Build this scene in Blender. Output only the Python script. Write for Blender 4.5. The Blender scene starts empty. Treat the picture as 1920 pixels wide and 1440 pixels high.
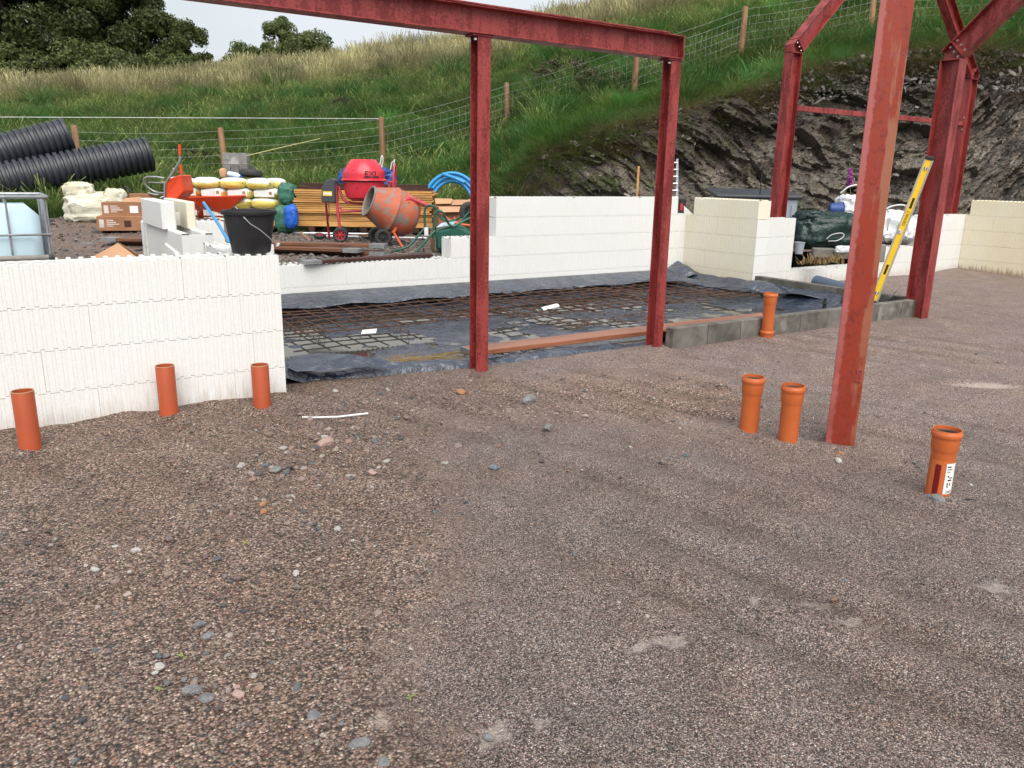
import bpy, bmesh, math, random
import numpy as np
from mathutils import Vector, Matrix

random.seed(7); rng = np.random.default_rng(11)
sc = bpy.context.scene
COL = sc.collection

# ------------------------------------------------------------------ camera, sky, sun, exposure
# world axes: x along the foam walls, y away from the camera side, z up; the gravel pad is z = 0
CAMP = np.array([-1.5347, -5.1834, 1.476])
FPX = 1480.26                                   # focal length in pixels of a 1920 wide picture
TH = math.radians(33.0); PITCH = math.radians(14.77); ROLL = math.radians(1.02)
FH = np.array([math.sin(TH), math.cos(TH), 0.0])            # horizontal view direction
RH = np.array([math.cos(TH), -math.sin(TH), 0.0])           # horizontal right
UZ = np.array([0, 0, 1.0])
fwd = FH * math.cos(PITCH) - UZ * math.sin(PITCH)
up0 = FH * math.sin(PITCH) + UZ * math.cos(PITCH)
rgt = RH * math.cos(ROLL) + up0 * math.sin(ROLL)
upv = -RH * math.sin(ROLL) + up0 * math.cos(ROLL)
cd = bpy.data.cameras.new('camera'); cam = bpy.data.objects.new('camera', cd); COL.objects.link(cam)
cd.sensor_fit = 'HORIZONTAL'; cd.sensor_width = 36.0; cd.lens = FPX / 1920 * 36.0
cd.clip_start = 0.05; cd.clip_end = 2000
cam.matrix_world = Matrix(((rgt[0], upv[0], -fwd[0], CAMP[0]), (rgt[1], upv[1], -fwd[1], CAMP[1]),
                           (rgt[2], upv[2], -fwd[2], CAMP[2]), (0, 0, 0, 1)))
sc.camera = cam

SUN_EL, SUN_AZ = math.radians(52), math.radians(250)       # azimuth measured from +x, anticlockwise
w = bpy.data.worlds.new('World'); sc.world = w; w.use_nodes = True
nt = w.node_tree; bg = nt.nodes['Background']
sky = nt.nodes.new('ShaderNodeTexSky'); sky.sky_type = 'NISHITA'; sky.sun_disc = False
sky.sun_elevation = SUN_EL; sky.sun_rotation = math.pi / 2 - SUN_AZ
sky.air_density = 1.2; sky.dust_density = 4.0; sky.ozone_density = 1.5
# an overcast layer: pale cloud over the clear sky
tc = nt.nodes.new('ShaderNodeTexCoord'); nz = nt.nodes.new('ShaderNodeTexNoise')
nz.inputs['Scale'].default_value = 2.2; nz.inputs['Detail'].default_value = 4
rp = nt.nodes.new('ShaderNodeMapRange'); rp.inputs[1].default_value = 0.3; rp.inputs[2].default_value = 0.75
rp.inputs[3].default_value = 0.72; rp.inputs[4].default_value = 0.97
mx = nt.nodes.new('ShaderNodeMix'); mx.data_type = 'RGBA'; mx.inputs[7].default_value = (10.2, 10.8, 11.4, 1)
nt.links.new(tc.outputs['Generated'], nz.inputs['Vector']); nt.links.new(nz.outputs['Fac'], rp.inputs[0])
nt.links.new(rp.outputs[0], mx.inputs[0]); nt.links.new(sky.outputs[0], mx.inputs[6])
nt.links.new(mx.outputs[2], bg.inputs['Color'])
bg.inputs['Strength'].default_value = 0.052

sd = bpy.data.lights.new('sun', 'SUN'); so = bpy.data.objects.new('sun', sd); COL.objects.link(so)
sd.energy = 2.5; sd.angle = math.radians(55); sd.color = (1.0, 0.96, 0.9)
sdir = Vector((math.cos(SUN_EL) * math.cos(SUN_AZ), math.cos(SUN_EL) * math.sin(SUN_AZ), math.sin(SUN_EL)))
so.rotation_euler = sdir.to_track_quat('Z', 'Y').to_euler(); so.location = (0, 0, 30)
sc.view_settings.view_transform = 'Standard'; sc.view_settings.look = 'None'
sc.view_settings.exposure = 0.78; sc.view_settings.gamma = 1.0; sc.view_settings.use_curve_mapping = False
sc.cycles.max_bounces = 4; sc.cycles.diffuse_bounces = 3; sc.cycles.glossy_bounces = 2; sc.cycles.adaptive_threshold = 0.02; sc.cycles.use_denoising = True

# ------------------------------------------------------------------ placing helpers
def ray(px, py): return fwd + rgt * (px - 960) / FPX + upv * (720 - py) / FPX
def at(px, py, t): return CAMP + ray(px, py) * t            # point at depth t metres along the view axis
def on(px, py, ax, val):                                    # point on the plane ax = val
    d = ray(px, py); i = 'xyz'.index(ax); return CAMP + d * (val - CAMP[i]) / d[i]

# ------------------------------------------------------------------ mesh helpers
def unit(v): v = np.asarray(v, float); return v / (np.linalg.norm(v) + 1e-12)
def frame(a):
    a = unit(a); h = np.array([0, 0, 1.0]) if abs(a[2]) < 0.9 else np.array([1.0, 0, 0])
    e = unit(np.cross(h, a)); return e, np.cross(a, e)

class MB:
    def __init__(s): s.v = []; s.f = []
    def add(s, v, f):
        o = len(s.v); s.v += [tuple(map(float, p)) for p in v]; s.f += [tuple(i + o for i in q) for q in f]; return s
    def box(s, c, size, ax=None):
        c = np.asarray(c, float); h = np.asarray(size, float) / 2
        A = np.eye(3) if ax is None else np.array([unit(a) for a in ax])
        v = [c + A[0] * h[0] * i + A[1] * h[1] * j + A[2] * h[2] * k for i in (-1, 1) for j in (-1, 1) for k in (-1, 1)]
        return s.add(v, [(0, 1, 3, 2), (4, 6, 7, 5), (0, 4, 5, 1), (2, 3, 7, 6), (0, 2, 6, 4), (1, 5, 7, 3)])
    def hexa(s, v): return s.add(v, [(0, 3, 2, 1), (4, 5, 6, 7), (0, 1, 5, 4), (1, 2, 6, 5), (2, 3, 7, 6), (3, 0, 4, 7)])
    def cyl(s, a, b, r, r2=None, n=12, caps=True):
        a = np.asarray(a, float); b = np.asarray(b, float); r2 = r if r2 is None else r2; e, g = frame(b - a)
        v = []
        for p, q in ((a, r), (b, r2)):
            v += [p + (e * math.cos(2 * math.pi * i / n) + g * math.sin(2 * math.pi * i / n)) * q for i in range(n)]
        f = [(i, (i + 1) % n, n + (i + 1) % n, n + i) for i in range(n)]
        if caps: f += [tuple(range(n - 1, -1, -1)), tuple(range(n, 2 * n))]
        return s.add(v, f)
    def lathe(s, prof, o=(0, 0, 0), axis=(0, 0, 1), n=24, close=False):   # prof: (radius, height)
        o = np.asarray(o, float); a = unit(axis); e, g = frame(a); v = []; f = []
        for r, h in prof:
            v += [o + a * h + (e * math.cos(2 * math.pi * i / n) + g * math.sin(2 * math.pi * i / n)) * r for i in range(n)]
        m = len(prof)
        for k in range(m - 1 if not close else m):
            k2 = (k + 1) % m
            f += [(k * n + i, k * n + (i + 1) % n, k2 * n + (i + 1) % n, k2 * n + i) for i in range(n)]
        return s.add(v, f)
    def tube(s, pts, r, n=8, closed=False):
        P = [np.asarray(p, float) for p in pts]; m = len(P); v = []; f = []; pe = None
        for k in range(m):
            d = unit((P[(k + 1) % m] - P[k - 1]) if closed or 0 < k < m - 1 else (P[1] - P[0] if k == 0 else P[-1] - P[-2]))
            if pe is None: e, g = frame(d)
            else: e = unit(pe - d * np.dot(pe, d)); g = np.cross(d, e)
            pe = e; rr = r[k] if hasattr(r, '__len__') else r
            v += [P[k] + (e * math.cos(2 * math.pi * i / n) + g * math.sin(2 * math.pi * i / n)) * rr for i in range(n)]
        for k in range(m if closed else m - 1):
            k2 = (k + 1) % m
            f += [(k * n + i, k * n + (i + 1) % n, k2 * n + (i + 1) % n, k2 * n + i) for i in range(n)]
        if not closed: f += [tuple(range(n - 1, -1, -1)), tuple(range((m - 1) * n, m * n))]
        return s.add(v, f)
    def prism(s, poly, d):                      # poly: 3d points in order, d: extrusion vector
        n = len(poly); d = np.asarray(d, float); v = [np.asarray(p, float) for p in poly]; v += [p + d for p in v[:n]]
        return s.add(v, [tuple(range(n)), tuple(range(2 * n - 1, n - 1, -1))] + [(i, n + i, n + (i + 1) % n, (i + 1) % n) for i in range(n)])
    def grid(s, fn, nu, nv):
        v = [fn(i / nu, j / nv) for j in range(nv + 1) for i in range(nu + 1)]
        return s.add(v, [(j * (nu + 1) + i, j * (nu + 1) + i + 1, (j + 1) * (nu + 1) + i + 1, (j + 1) * (nu + 1) + i) for j in range(nv) for i in range(nu)])
    def mesh(s, name, mat=None, smooth=None, bevel=0, norm=True):
        m = bpy.data.meshes.new(name); m.from_pydata(s.v, [], s.f); m.update()
        if norm or bevel:
            b = bmesh.new(); b.from_mesh(m)
            if norm: bmesh.ops.recalc_face_normals(b, faces=b.faces[:])
            if bevel: bmesh.ops.bevel(b, geom=[e for e in b.edges if len(e.link_faces) == 2 and e.calc_face_angle(0) > 0.5], offset=bevel, segments=1, affect='EDGES', clamp_overlap=True)
            b.to_mesh(m); b.free()
        if smooth:
            m.polygons.foreach_set('use_smooth', [True] * len(m.polygons)); m.set_sharp_from_angle(angle=math.radians(smooth))
        if mat: m.materials.append(mat)
        return m
    def build(s, name, mat, parent=None, smooth=None, bevel=0, norm=True):
        return put(name, s.mesh(name, mat, smooth, bevel, norm), parent)

def put(name, mesh, parent=None, loc=None, rotz=None):
    o = bpy.data.objects.new(name, mesh); COL.objects.link(o)
    if parent is not None: o.parent = parent
    if loc is not None: o.location = [float(c) for c in loc]
    if rotz is not None: o.rotation_euler = (0, 0, rotz)
    return o
def tag(o, label, cat, group=None, kind=None):
    if label: o['label'] = label
    if cat: o['category'] = cat
    if group: o['group'] = group
    if kind: o['kind'] = kind
    return o
def thing(name, label, cat, loc=(0, 0, 0), rotz=0.0, group=None):
    o = bpy.data.objects.new(name, None); COL.objects.link(o); o.empty_display_size = 0.1
    o.location = [float(c) for c in loc]; o.rotation_euler = (0, 0, rotz)
    return tag(o, label, cat, group, 'thing')
def dup(root, loc, rotz=None, label=None, group=None):
    r = root.copy(); COL.objects.link(r); r.location = [float(c) for c in loc]
    if rotz is not None: r.rotation_euler = (0, 0, rotz)
    if label: r['label'] = label
    if group: r['group'] = group
    for ch in list(root.children):
        c = ch.copy(); COL.objects.link(c); c.parent = r
        for g in list(ch.children):
            d = g.copy(); COL.objects.link(d); d.parent = c
    return r
def lettering(name, body, size, mat, parent, loc, rot, depth=0.001, width=None):
    c = bpy.data.curves.new(name, 'FONT'); c.body = body; c.size = size; c.extrude = depth; c.align_x = 'CENTER'; c.align_y = 'CENTER'
    tmp = bpy.data.objects.new('tmp', c); me = bpy.data.meshes.new_from_object(tmp); bpy.data.objects.remove(tmp); me.materials.clear(); me.materials.append(mat)
    o = bpy.data.objects.new(name, me); COL.objects.link(o); o.parent = parent
    o.location = loc; o.rotation_euler = rot
    if width: o.scale = (width, 1, 1)
    return o
YAW = -TH                                        # local x = camera right, local y = away from the camera

# vectorised value noise
def _h(i, j, k, s):
    n = (i * 374761393 + j * 668265263 + k * 2147483647 + s * 974634757) & 0xFFFFFFFF
    n = ((n ^ (n >> 13)) * 1274126177) & 0xFFFFFFFF
    return ((n ^ (n >> 16)) & 0xFFFF) / 65535.0
def vnoise(p, s=0):
    p = np.asarray(p, float); i = np.floor(p).astype(np.int64); f = p - i; f = f * f * (3 - 2 * f); r = 0
    for a in (0, 1):
        for b in (0, 1):
            for c in (0, 1):
                wgt = (f[..., 0] if a else 1 - f[..., 0]) * (f[..., 1] if b else 1 - f[..., 1]) * (f[..., 2] if c else 1 - f[..., 2])
                r = r + wgt * _h(i[..., 0] + a, i[..., 1] + b, i[..., 2] + c, s)
    return r * 2 - 1
def fbm(p, s=0, o=4):
    p = np.asarray(p, float); r = 0; a = 1.0; t = 0
    for k in range(o): r = r + a * vnoise(p * 2 ** k, s + k); t += a; a *= 0.5
    return r / t
def n3(x, y, z=0.0): return np.stack(np.broadcast_arrays(np.asarray(x, float), np.asarray(y, float), np.asarray(z, float)), -1)

# ------------------------------------------------------------------ material helpers
def srgb(r, g, b): return tuple((c / 12.92 if c <= 0.04045 else ((c + 0.055) / 1.055) ** 2.4) for c in (r / 255, g / 255, b / 255)) + (1,)
class NT:
    def __init__(s, name):
        s.m = bpy.data.materials.new(name); s.m.use_nodes = True; s.t = s.m.node_tree; s.p = s.t.nodes['Principled BSDF']
    def n(s, typ, **kw):
        o = s.t.nodes.new('ShaderNode' + typ)
        for k, v in kw.items():
            if k.startswith('i_'):
                key = k[2:]; o.inputs[int(key) if key.isdigit() else key.replace('_', ' ')].default_value = v
            else: setattr(o, k, v)
        return o
    def l(s, a, b): s.t.links.new(a, b)
    def mix(s, fac, a, b, blend='MIX'):
        m = s.n('Mix', data_type='RGBA', blend_type=blend)
        for i, v in ((0, fac), (6, a), (7, b)):
            if hasattr(v, 'is_linked'): s.l(v, m.inputs[i])
            else: m.inputs[i].default_value = v
        return m.outputs[2]
    def math(s, op, a, b=0.0, clamp=False):
        m = s.n('Math', operation=op, use_clamp=clamp)
        for i, v in ((0, a), (1, b)):
            if hasattr(v, 'is_linked'): s.l(v, m.inputs[i])
            else: m.inputs[i].default_value = v
        return m.outputs[0]
    def rng(s, v, a, b, c=0.0, d=1.0):
        m = s.n('MapRange'); s.l(v, m.inputs[0]); m.inputs[1].default_value = a; m.inputs[2].default_value = b; m.inputs[3].default_value = c; m.inputs[4].default_value = d
        return m.outputs[0]
    def coords(s, kind='Object', rnd=True, scale=None):
        tc = s.n('TexCoord'); v = tc.outputs[kind]
        if rnd:
            oi = s.n('ObjectInfo'); k = s.math('MULTIPLY', oi.outputs['Random'], 37.0)
            a = s.n('VectorMath', operation='ADD'); s.l(v, a.inputs[0]); s.l(k, a.inputs[1]); v = a.outputs[0]
        if scale:
            a = s.n('VectorMath', operation='MULTIPLY'); s.l(v, a.inputs[0]); a.inputs[1].default_value = scale; v = a.outputs[0]
        return v
    def noise(s, v, scale, detail=5, rough=0.55, dist=0.0):
        n = s.n('TexNoise'); s.l(v, n.inputs['Vector']); n.inputs['Scale'].default_value = scale; n.inputs['Detail'].default_value = detail
        n.inputs['Roughness'].default_value = rough; n.inputs['Distortion'].default_value = dist; return n.outputs['Fac']
    def bump(s, h, strength=0.3, dist=0.01, prev=None):
        b = s.n('Bump'); b.inputs['Strength'].default_value = strength; b.inputs['Distance'].default_value = dist; s.l(h, b.inputs['Height'])
        if prev is not None: s.l(prev, b.inputs['Normal'])
        return b.outputs[0]
    def out(s, col=None, rough=0.6, normal=None, metal=0.0, spec=0.5):
        if col is not None:
            if hasattr(col, 'is_linked'): s.l(col, s.p.inputs['Base Color'])
            else: s.p.inputs['Base Color'].default_value = col
        if hasattr(rough, 'is_linked'): s.l(rough, s.p.inputs['Roughness'])
        else: s.p.inputs['Roughness'].default_value = rough
        if normal is not None: s.l(normal, s.p.inputs['Normal'])
        s.p.inputs['Metallic'].default_value = metal; s.p.inputs['Specular IOR Level'].default_value = spec
        return s.m

def simple(name, c1, c2=None, scale=8, rough=0.55, bump=0.15, bscale=40, bdist=0.004, metal=0.0, lo=0.35, hi=0.65, stretch=None, rv=0.0, spec=0.5, dirt=None):
    k = NT(name); v = k.coords(scale=stretch); c2 = c2 or tuple(x * 0.7 for x in c1[:3]) + (1,)
    f = k.rng(k.noise(v, scale), lo, hi); col = k.mix(f, c1, c2)
    if dirt:
        d = k.rng(k.noise(v, scale * 2.7, 8, 0.65), dirt[1], dirt[1] + 0.12); col = k.mix(d, col, dirt[0])
    if rv:
        oi = k.n('ObjectInfo'); h = k.n('HueSaturation'); k.l(k.rng(oi.outputs['Random'], 0, 1, 1 - rv, 1 + rv), h.inputs['Value']); k.l(col, h.inputs['Color']); col = h.outputs[0]
    nb = k.bump(k.noise(v, bscale, 6), bump, bdist) if bump else None
    r = k.rng(k.noise(v, scale * 3), 0.3, 0.7, max(0.03, rough - 0.1), min(1, rough + 0.1))
    return k.out(col, r, nb, metal, spec)
# ------------------------------------------------------------------ materials
def gravel_mat(name, attr=True):
    k = NT(name); v = k.coords('Object', rnd=False)
    wob = k.n('TexNoise'); k.l(v, wob.inputs['Vector']); wob.inputs['Scale'].default_value = 60; wob.inputs['Detail'].default_value = 2
    vv = k.n('VectorMath', operation='MULTIPLY_ADD'); k.l(wob.outputs['Color'], vv.inputs[0]); vv.inputs[1].default_value = (0.008,) * 3; k.l(v, vv.inputs[2]); v2 = vv.outputs[0]
    cols = []; hts = []
    for sc_, st in ((215, 1.0), (125, 1.0)):
        vo = k.n('TexVoronoi', feature='F1'); k.l(v2, vo.inputs['Vector']); vo.inputs['Scale'].default_value = sc_; vo.inputs['Randomness'].default_value = 1.0
        sp = k.n('SeparateColor'); k.l(vo.outputs['Color'], sp.inputs[0])
        cr = k.n('ValToRGB'); e = cr.color_ramp.elements
        e[0].position = 0; e[0].color = (0.035, 0.026, 0.023, 1); e[1].position = 1.0; e[1].color = (0.62, 0.54, 0.48, 1)
        for p, c in ((0.28, (0.108, 0.078, 0.066, 1)), (0.55, (0.205, 0.148, 0.126, 1)), (0.82, (0.30, 0.225, 0.195, 1)), (0.96, (0.40, 0.32, 0.28, 1))):
            x = e.new(p); x.color = c
        k.l(sp.outputs[0], cr.inputs[0])
        hv = k.n('HueSaturation'); k.l(cr.outputs[0], hv.inputs['Color']); k.l(k.rng(sp.outputs[1], 0, 1, 0.465, 0.535), hv.inputs['Hue']); k.l(k.rng(sp.outputs[2], 0, 1, 0.35, 1.25), hv.inputs['Saturation'])
        d = k.rng(vo.outputs['Distance'], 0.0, 0.75, 1.0, 0.0)
        edge = k.rng(vo.outputs['Distance'], 0.40, 0.75, 1.0, 0.30)
        lum = (1.0, 1.0, 1.0, 1) if sc_ > 150 else (0.86, 0.82, 0.78, 1); cols.append(k.mix(1.0, k.mix(1.0, hv.outputs[0], lum, 'MULTIPLY'), edge, 'MULTIPLY')); hts.append(k.math('MULTIPLY', d, st))
    if attr:
        co = k.n('Attribute', attribute_name='coarse').outputs['Fac']; sa = k.n('Attribute', attribute_name='sand').outputs['Fac']
    else:
        co = k.math('ADD', 0.75); sa = k.math('ADD', 0.0)
    pn = k.noise(v, 1.6, 5); pn2 = k.noise(v, 9, 4)
    cf = k.math('ADD', k.math('MULTIPLY', co, 1.0), k.math('SUBTRACT', k.math('MULTIPLY', pn2, 1.2), 0.75)); cf = k.rng(cf, 0.1, 0.5)
    col = k.mix(cf, cols[0], cols[1]); h = k.n('Mix', data_type='FLOAT'); k.l(cf, h.inputs[0]); k.l(hts[0], h.inputs[2]); k.l(hts[1], h.inputs[3])
    # fines between the grains, mauve grey against warm brown
    tone = k.mix(k.rng(pn, 0.38, 0.62), (1.17, 1.09, 1.01, 1), (1.11, 1.08, 1.08, 1)); col = k.mix(1.0, col, tone, 'MULTIPLY')
    col = k.mix(k.math('MULTIPLY', co, 0.8), col, k.mix(1.0, col, (1.10, 1.03, 0.97, 1), 'MULTIPLY')); damp = k.rng(k.noise(v, 3.3, 6, 0.6), 0.35, 0.68, 0.80, 1.12)
    col = k.mix(1.0, col, damp, 'MULTIPLY')
    sand = k.rng(k.math('ADD', sa, k.math('MULTIPLY', k.math('SUBTRACT', k.noise(v, 38, 6, 0.65), 0.5), 1.3)), 0.42, 0.72, 0.0, 0.8); col = k.mix(sand, col, k.mix(0.55, col, (0.46, 0.395, 0.35, 1)))
    paler = k.n('Attribute', attribute_name='paler').outputs['Fac']; col = k.mix(paler, col, k.mix(1.0, col, (1.38, 1.34, 1.33, 1), 'MULTIPLY')) if attr else col; rt_ = k.n('Attribute', attribute_name='rut').outputs['Fac']; col = k.mix(k.math('MULTIPLY', rt_, k.rng(k.noise(v, 12, 5), 0.3, 0.6, 0.4, 1.0)), col, k.mix(1.0, col, (0.62, 0.58, 0.53, 1), 'MULTIPLY')) if attr else col; nb = k.bump(h.outputs[0], 0.8, 0.005); nb = k.bump(k.noise(v, 14, 5), 0.35, 0.02, nb)  # gravel tinted paler towards the far right, darker along the rut troughs
    r = k.rng(k.noise(v, 120, 2), 0.3, 0.7, 0.45, 0.8)
    return k.out(col, r, nb, 0, 0.35)
MAT = {}
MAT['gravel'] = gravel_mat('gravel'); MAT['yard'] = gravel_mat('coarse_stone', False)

def pebble_mat():
    k = NT('pebble'); a = k.n('Attribute', attribute_type='INSTANCER', attribute_name='pcol'); v = k.coords(rnd=True)
    col = k.mix(k.rng(k.noise(v, 6, 6), 0.3, 0.7), a.outputs['Color'], k.mix(1.0, a.outputs['Color'], (0.62, 0.6, 0.58, 1), 'MULTIPLY'))
    return k.out(col, 0.6, k.bump(k.noise(v, 9, 5), 0.4, 0.05), 0, 0.4)
MAT['pebble'] = pebble_mat()

def eps_mat(name, c1, c2, c3, dirty=0.0):
    k = NT(name); v = k.coords('Object', rnd=True)
    geo = k.n('NewGeometry'); pw = geo.outputs['Position']
    f = k.rng(k.noise(pw, 1.3, 4), 0.35, 0.68); col = k.mix(f, c1, c2)
    col = k.mix(k.rng(k.noise(pw, 5.5, 6, 0.62), 0.56, 0.78, 0, 0.55), col, c3)
    vo = k.n('TexVoronoi'); k.l(v, vo.inputs['Vector']); vo.inputs['Scale'].default_value = 190
    sp = k.n('SeparateColor'); k.l(vo.outputs['Color'], sp.inputs[0]); col = k.mix(1.0, col, k.rng(sp.outputs[0], 0, 1, 0.92, 1.0), 'MULTIPLY')
    # mud splashed up from the ground
    xyz = k.n('SeparateXYZ'); k.l(pw, xyz.inputs[0])
    stre = k.n('VectorMath', operation='MULTIPLY'); k.l(pw, stre.inputs[0]); stre.inputs[1].default_value = (26, 26, 3)
    sn = k.noise(stre.outputs[0], 1.0, 6, 0.7)
    h = k.math('ADD', k.rng(xyz.outputs[2], 0.0, 0.30, 1.0, 0.0), k.math('MULTIPLY', k.math('SUBTRACT', sn, 0.5), 1.5))
    m = k.rng(h, 0.62, 0.95, 0.0, dirty); col = k.mix(m, col, (0.36, 0.26, 0.17, 1))
    sm = k.rng(k.noise(stre.outputs[0], 0.45, 5), 0.62, 0.8, 0, 0.10); col = k.mix(sm, col, (0.45, 0.43, 0.36, 1))
    nb = k.bump(vo.outputs['Distance'], 0.22, 0.003); nb = k.bump(k.noise(v, 22, 4), 0.25, 0.004, nb)
    return k.out(col, 0.72, nb, 0, 0.3)
MAT['foam'] = eps_mat('white_foam', (0.755, 0.757, 0.74, 1), (0.745, 0.74, 0.705, 1), (0.735, 0.755, 0.785, 1), 0.35)
MAT['foam_cream'] = eps_mat('cream_foam', (0.80, 0.76, 0.64, 1), (0.78, 0.72, 0.56, 1), (0.81, 0.80, 0.75, 1), 0.45)
MAT['foam_cream_muddy'] = eps_mat('muddy_cream_foam', (0.82, 0.77, 0.61, 1), (0.79, 0.71, 0.51, 1), (0.82, 0.79, 0.69, 1), 0.95)

def steel_mat(name, strip=False, rusty=0.5):
    k = NT(name); v = k.coords('Object', rnd=True)
    s1 = k.n('VectorMath', operation='MULTIPLY'); k.l(v, s1.inputs[0]); s1.inputs[1].default_value = (1, 1, 0.22)
    a = k.noise(s1.outputs[0], 9, 8, 0.68); b = k.noise(v, 55, 6, 0.7); mixn = k.math('ADD', k.math('MULTIPLY', a, 0.6), k.math('MULTIPLY', b, 0.4))
    col = k.mix(k.rng(mixn, 0.47, 0.54), (0.28, 0.043, 0.039, 1), (0.150, 0.013, 0.011, 1))
    col = k.mix(k.rng(k.noise(v, 110, 4, 0.7), 0.58, 0.66, 0, 0.85), col, (0.085, 0.012, 0.010, 1))
    tan = k.rng(k.noise(s1.outputs[0], 4.2, 7, 0.6), 0.66 - 0.06 * rusty, 0.72, 0, 0.8 * rusty); col = k.mix(tan, col, (0.30, 0.115, 0.055, 1))
    if strip:
        tc = k.n('TexCoord'); xyz = k.n('SeparateXYZ'); k.l(tc.outputs['Object'], xyz.inputs[0])
        e = k.math('ADD', xyz.outputs[0], k.math('MULTIPLY', k.math('SUBTRACT', k.noise(tc.outputs['Object'], 30, 7, 0.75), 0.5), 0.055))
        pink = k.rng(e, -0.052, -0.042, 1, 0); col = k.mix(k.rng(k.noise(v, 26, 7, 0.7), 0.34, 0.54, 0, 0.92), col, (0.30, 0.034, 0.011, 1)); col = k.mix(pink, col, (0.40, 0.115, 0.105, 1))
        st = k.n('VectorMath', operation='MULTIPLY'); k.l(tc.outputs['Object'], st.inputs[0]); st.inputs[1].default_value = (7, 1, 1.1)
        t2 = k.math('ADD', k.noise(st.outputs[0], 1.5, 6, 0.6), k.math('MULTIPLY', xyz.outputs[0], 1.6)); col = k.mix(k.rng(t2, 0.575, 0.62, 0, 0.85), col, (0.34, 0.135, 0.075, 1))
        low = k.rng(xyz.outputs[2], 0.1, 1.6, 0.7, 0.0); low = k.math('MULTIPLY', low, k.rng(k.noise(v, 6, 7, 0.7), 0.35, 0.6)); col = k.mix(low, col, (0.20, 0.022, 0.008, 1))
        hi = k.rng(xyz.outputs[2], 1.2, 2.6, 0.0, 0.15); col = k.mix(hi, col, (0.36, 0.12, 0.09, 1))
    nb = k.bump(b, 0.25, 0.002)
    return k.out(col, k.rng(a, 0.3, 0.7, 0.38, 0.62), nb, 0, 0.45)
MAT['steel'] = steel_mat('red_oxide_steel', rusty=0.25); MAT['steel_rusty'] = steel_mat('rust_streaked_steel', True, 0.6)
MAT['bolt'] = simple('zinc_bolt', (0.55, 0.53, 0.5, 1), rough=0.35, metal=0.8, bump=0)

def concrete_mat(name, c1, c2):
    k = NT(name); v = k.coords(); vo = k.n('TexVoronoi'); k.l(v, vo.inputs['Vector']); vo.inputs['Scale'].default_value = 95
    col = k.mix(k.rng(k.noise(v, 7, 7, 0.65), 0.36, 0.66), c1, c2)
    col = k.mix(k.rng(k.noise(v, 3, 5), 0.6, 0.68, 0, 0.6), col, tuple(x * 1.7 for x in c1[:3]) + (1,))
    oi = k.n('ObjectInfo'); col = k.mix(1.0, col, k.rng(oi.outputs['Random'], 0, 1, 0.75, 1.15), 'MULTIPLY')
    nb = k.bump(vo.outputs['Distance'], 0.5, 0.004); nb = k.bump(k.noise(v, 60, 6), 0.4, 0.004, nb)
    return k.out(col, 0.85, nb, 0, 0.25)
MAT['concrete'] = concrete_mat('damp_concrete', (0.20, 0.185, 0.165, 1), (0.10, 0.092, 0.08, 1))
MAT['block'] = concrete_mat('grey_block', (0.27, 0.26, 0.25, 1), (0.17, 0.165, 0.16, 1))

def membrane_mat():
    k = NT('damp_proof_membrane'); v = k.coords(rnd=False)
    f = k.rng(k.noise(v, 3.5, 6, 0.6), 0.35, 0.65); col = k.mix(f, (0.016, 0.023, 0.040, 1), (0.040, 0.052, 0.080, 1))
    col = k.mix(k.rng(k.noise(v, 6, 7, 0.7), 0.6, 0.75, 0, 0.6), col, (0.16, 0.145, 0.12, 1))       # dried silt
    vo = k.n('TexVoronoi'); k.l(v, vo.inputs['Vector']); vo.inputs['Scale'].default_value = 120; dr = k.rng(vo.outputs['Distance'], 0.0, 0.35, 1, 0)
    nb = k.bump(k.noise(v, 6, 6, 0.6, 0.8), 1.0, 0.05); nb = k.bump(dr, 0.25, 0.003, nb)
    return k.out(col, k.rng(k.noise(v, 9, 5), 0.35, 0.65, 0.08, 0.28), nb, 0, 1.0)
MAT['membrane'] = membrane_mat()
k = NT('rain_water'); MAT['water'] = k.out((0.045, 0.045, 0.04, 1), 0.03, k.bump(k.noise(k.coords(rnd=False), 9, 3), 0.03, 0.01), 0, 0.6)
MAT['rebar'] = simple('rusty_rebar', (0.115, 0.055, 0.032, 1), (0.05, 0.025, 0.017, 1), 14, 0.75, 0.3, 150, 0.002)
MAT['wire'] = simple('rusty_wire', (0.16, 0.09, 0.055, 1), (0.06, 0.035, 0.024, 1), 14, 0.7, 0)

def wood_mat(name, c1, c2, ring=9, rv=0.12, rough=0.6, axis=(0.12, 1, 1), dirt=None):
    k = NT(name); v = k.coords(scale=axis); n1 = k.noise(v, ring, 5, 0.6, 1.2); n2 = k.noise(v, ring * 6, 5, 0.65)
    col = k.mix(k.rng(k.math('ADD', k.math('MULTIPLY', n1, 0.65), k.math('MULTIPLY', n2, 0.35)), 0.38, 0.62), c1, c2)
    if dirt: col = k.mix(k.rng(k.noise(v, 5, 6, 0.65), 0.52, 0.7), col, dirt)
    oi = k.n('ObjectInfo'); col = k.mix(1.0, col, k.rng(oi.outputs['Random'], 0, 1, 1 - rv, 1 + rv), 'MULTIPLY')
    return k.out(col, rough, k.bump(n2, 0.3, 0.003), 0, 0.35)
MAT['wood_red'] = wood_mat('wet_red_plank', (0.30, 0.115, 0.06, 1), (0.17, 0.058, 0.032, 1), rough=0.4)
MAT['wood_brown'] = wood_mat('wet_scaffold_board', (0.19, 0.085, 0.045, 1), (0.095, 0.042, 0.026, 1), rough=0.5)
MAT['wood_dark'] = wood_mat('dark_timber', (0.075, 0.03, 0.022, 1), (0.035, 0.014, 0.012, 1), rough=0.5)
MAT['wood_pale'] = wood_mat('fresh_yellow_timber', (0.60, 0.34, 0.115, 1), (0.44, 0.215, 0.06, 1), rv=0.18, dirt=(0.34, 0.17, 0.06, 1))
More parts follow.
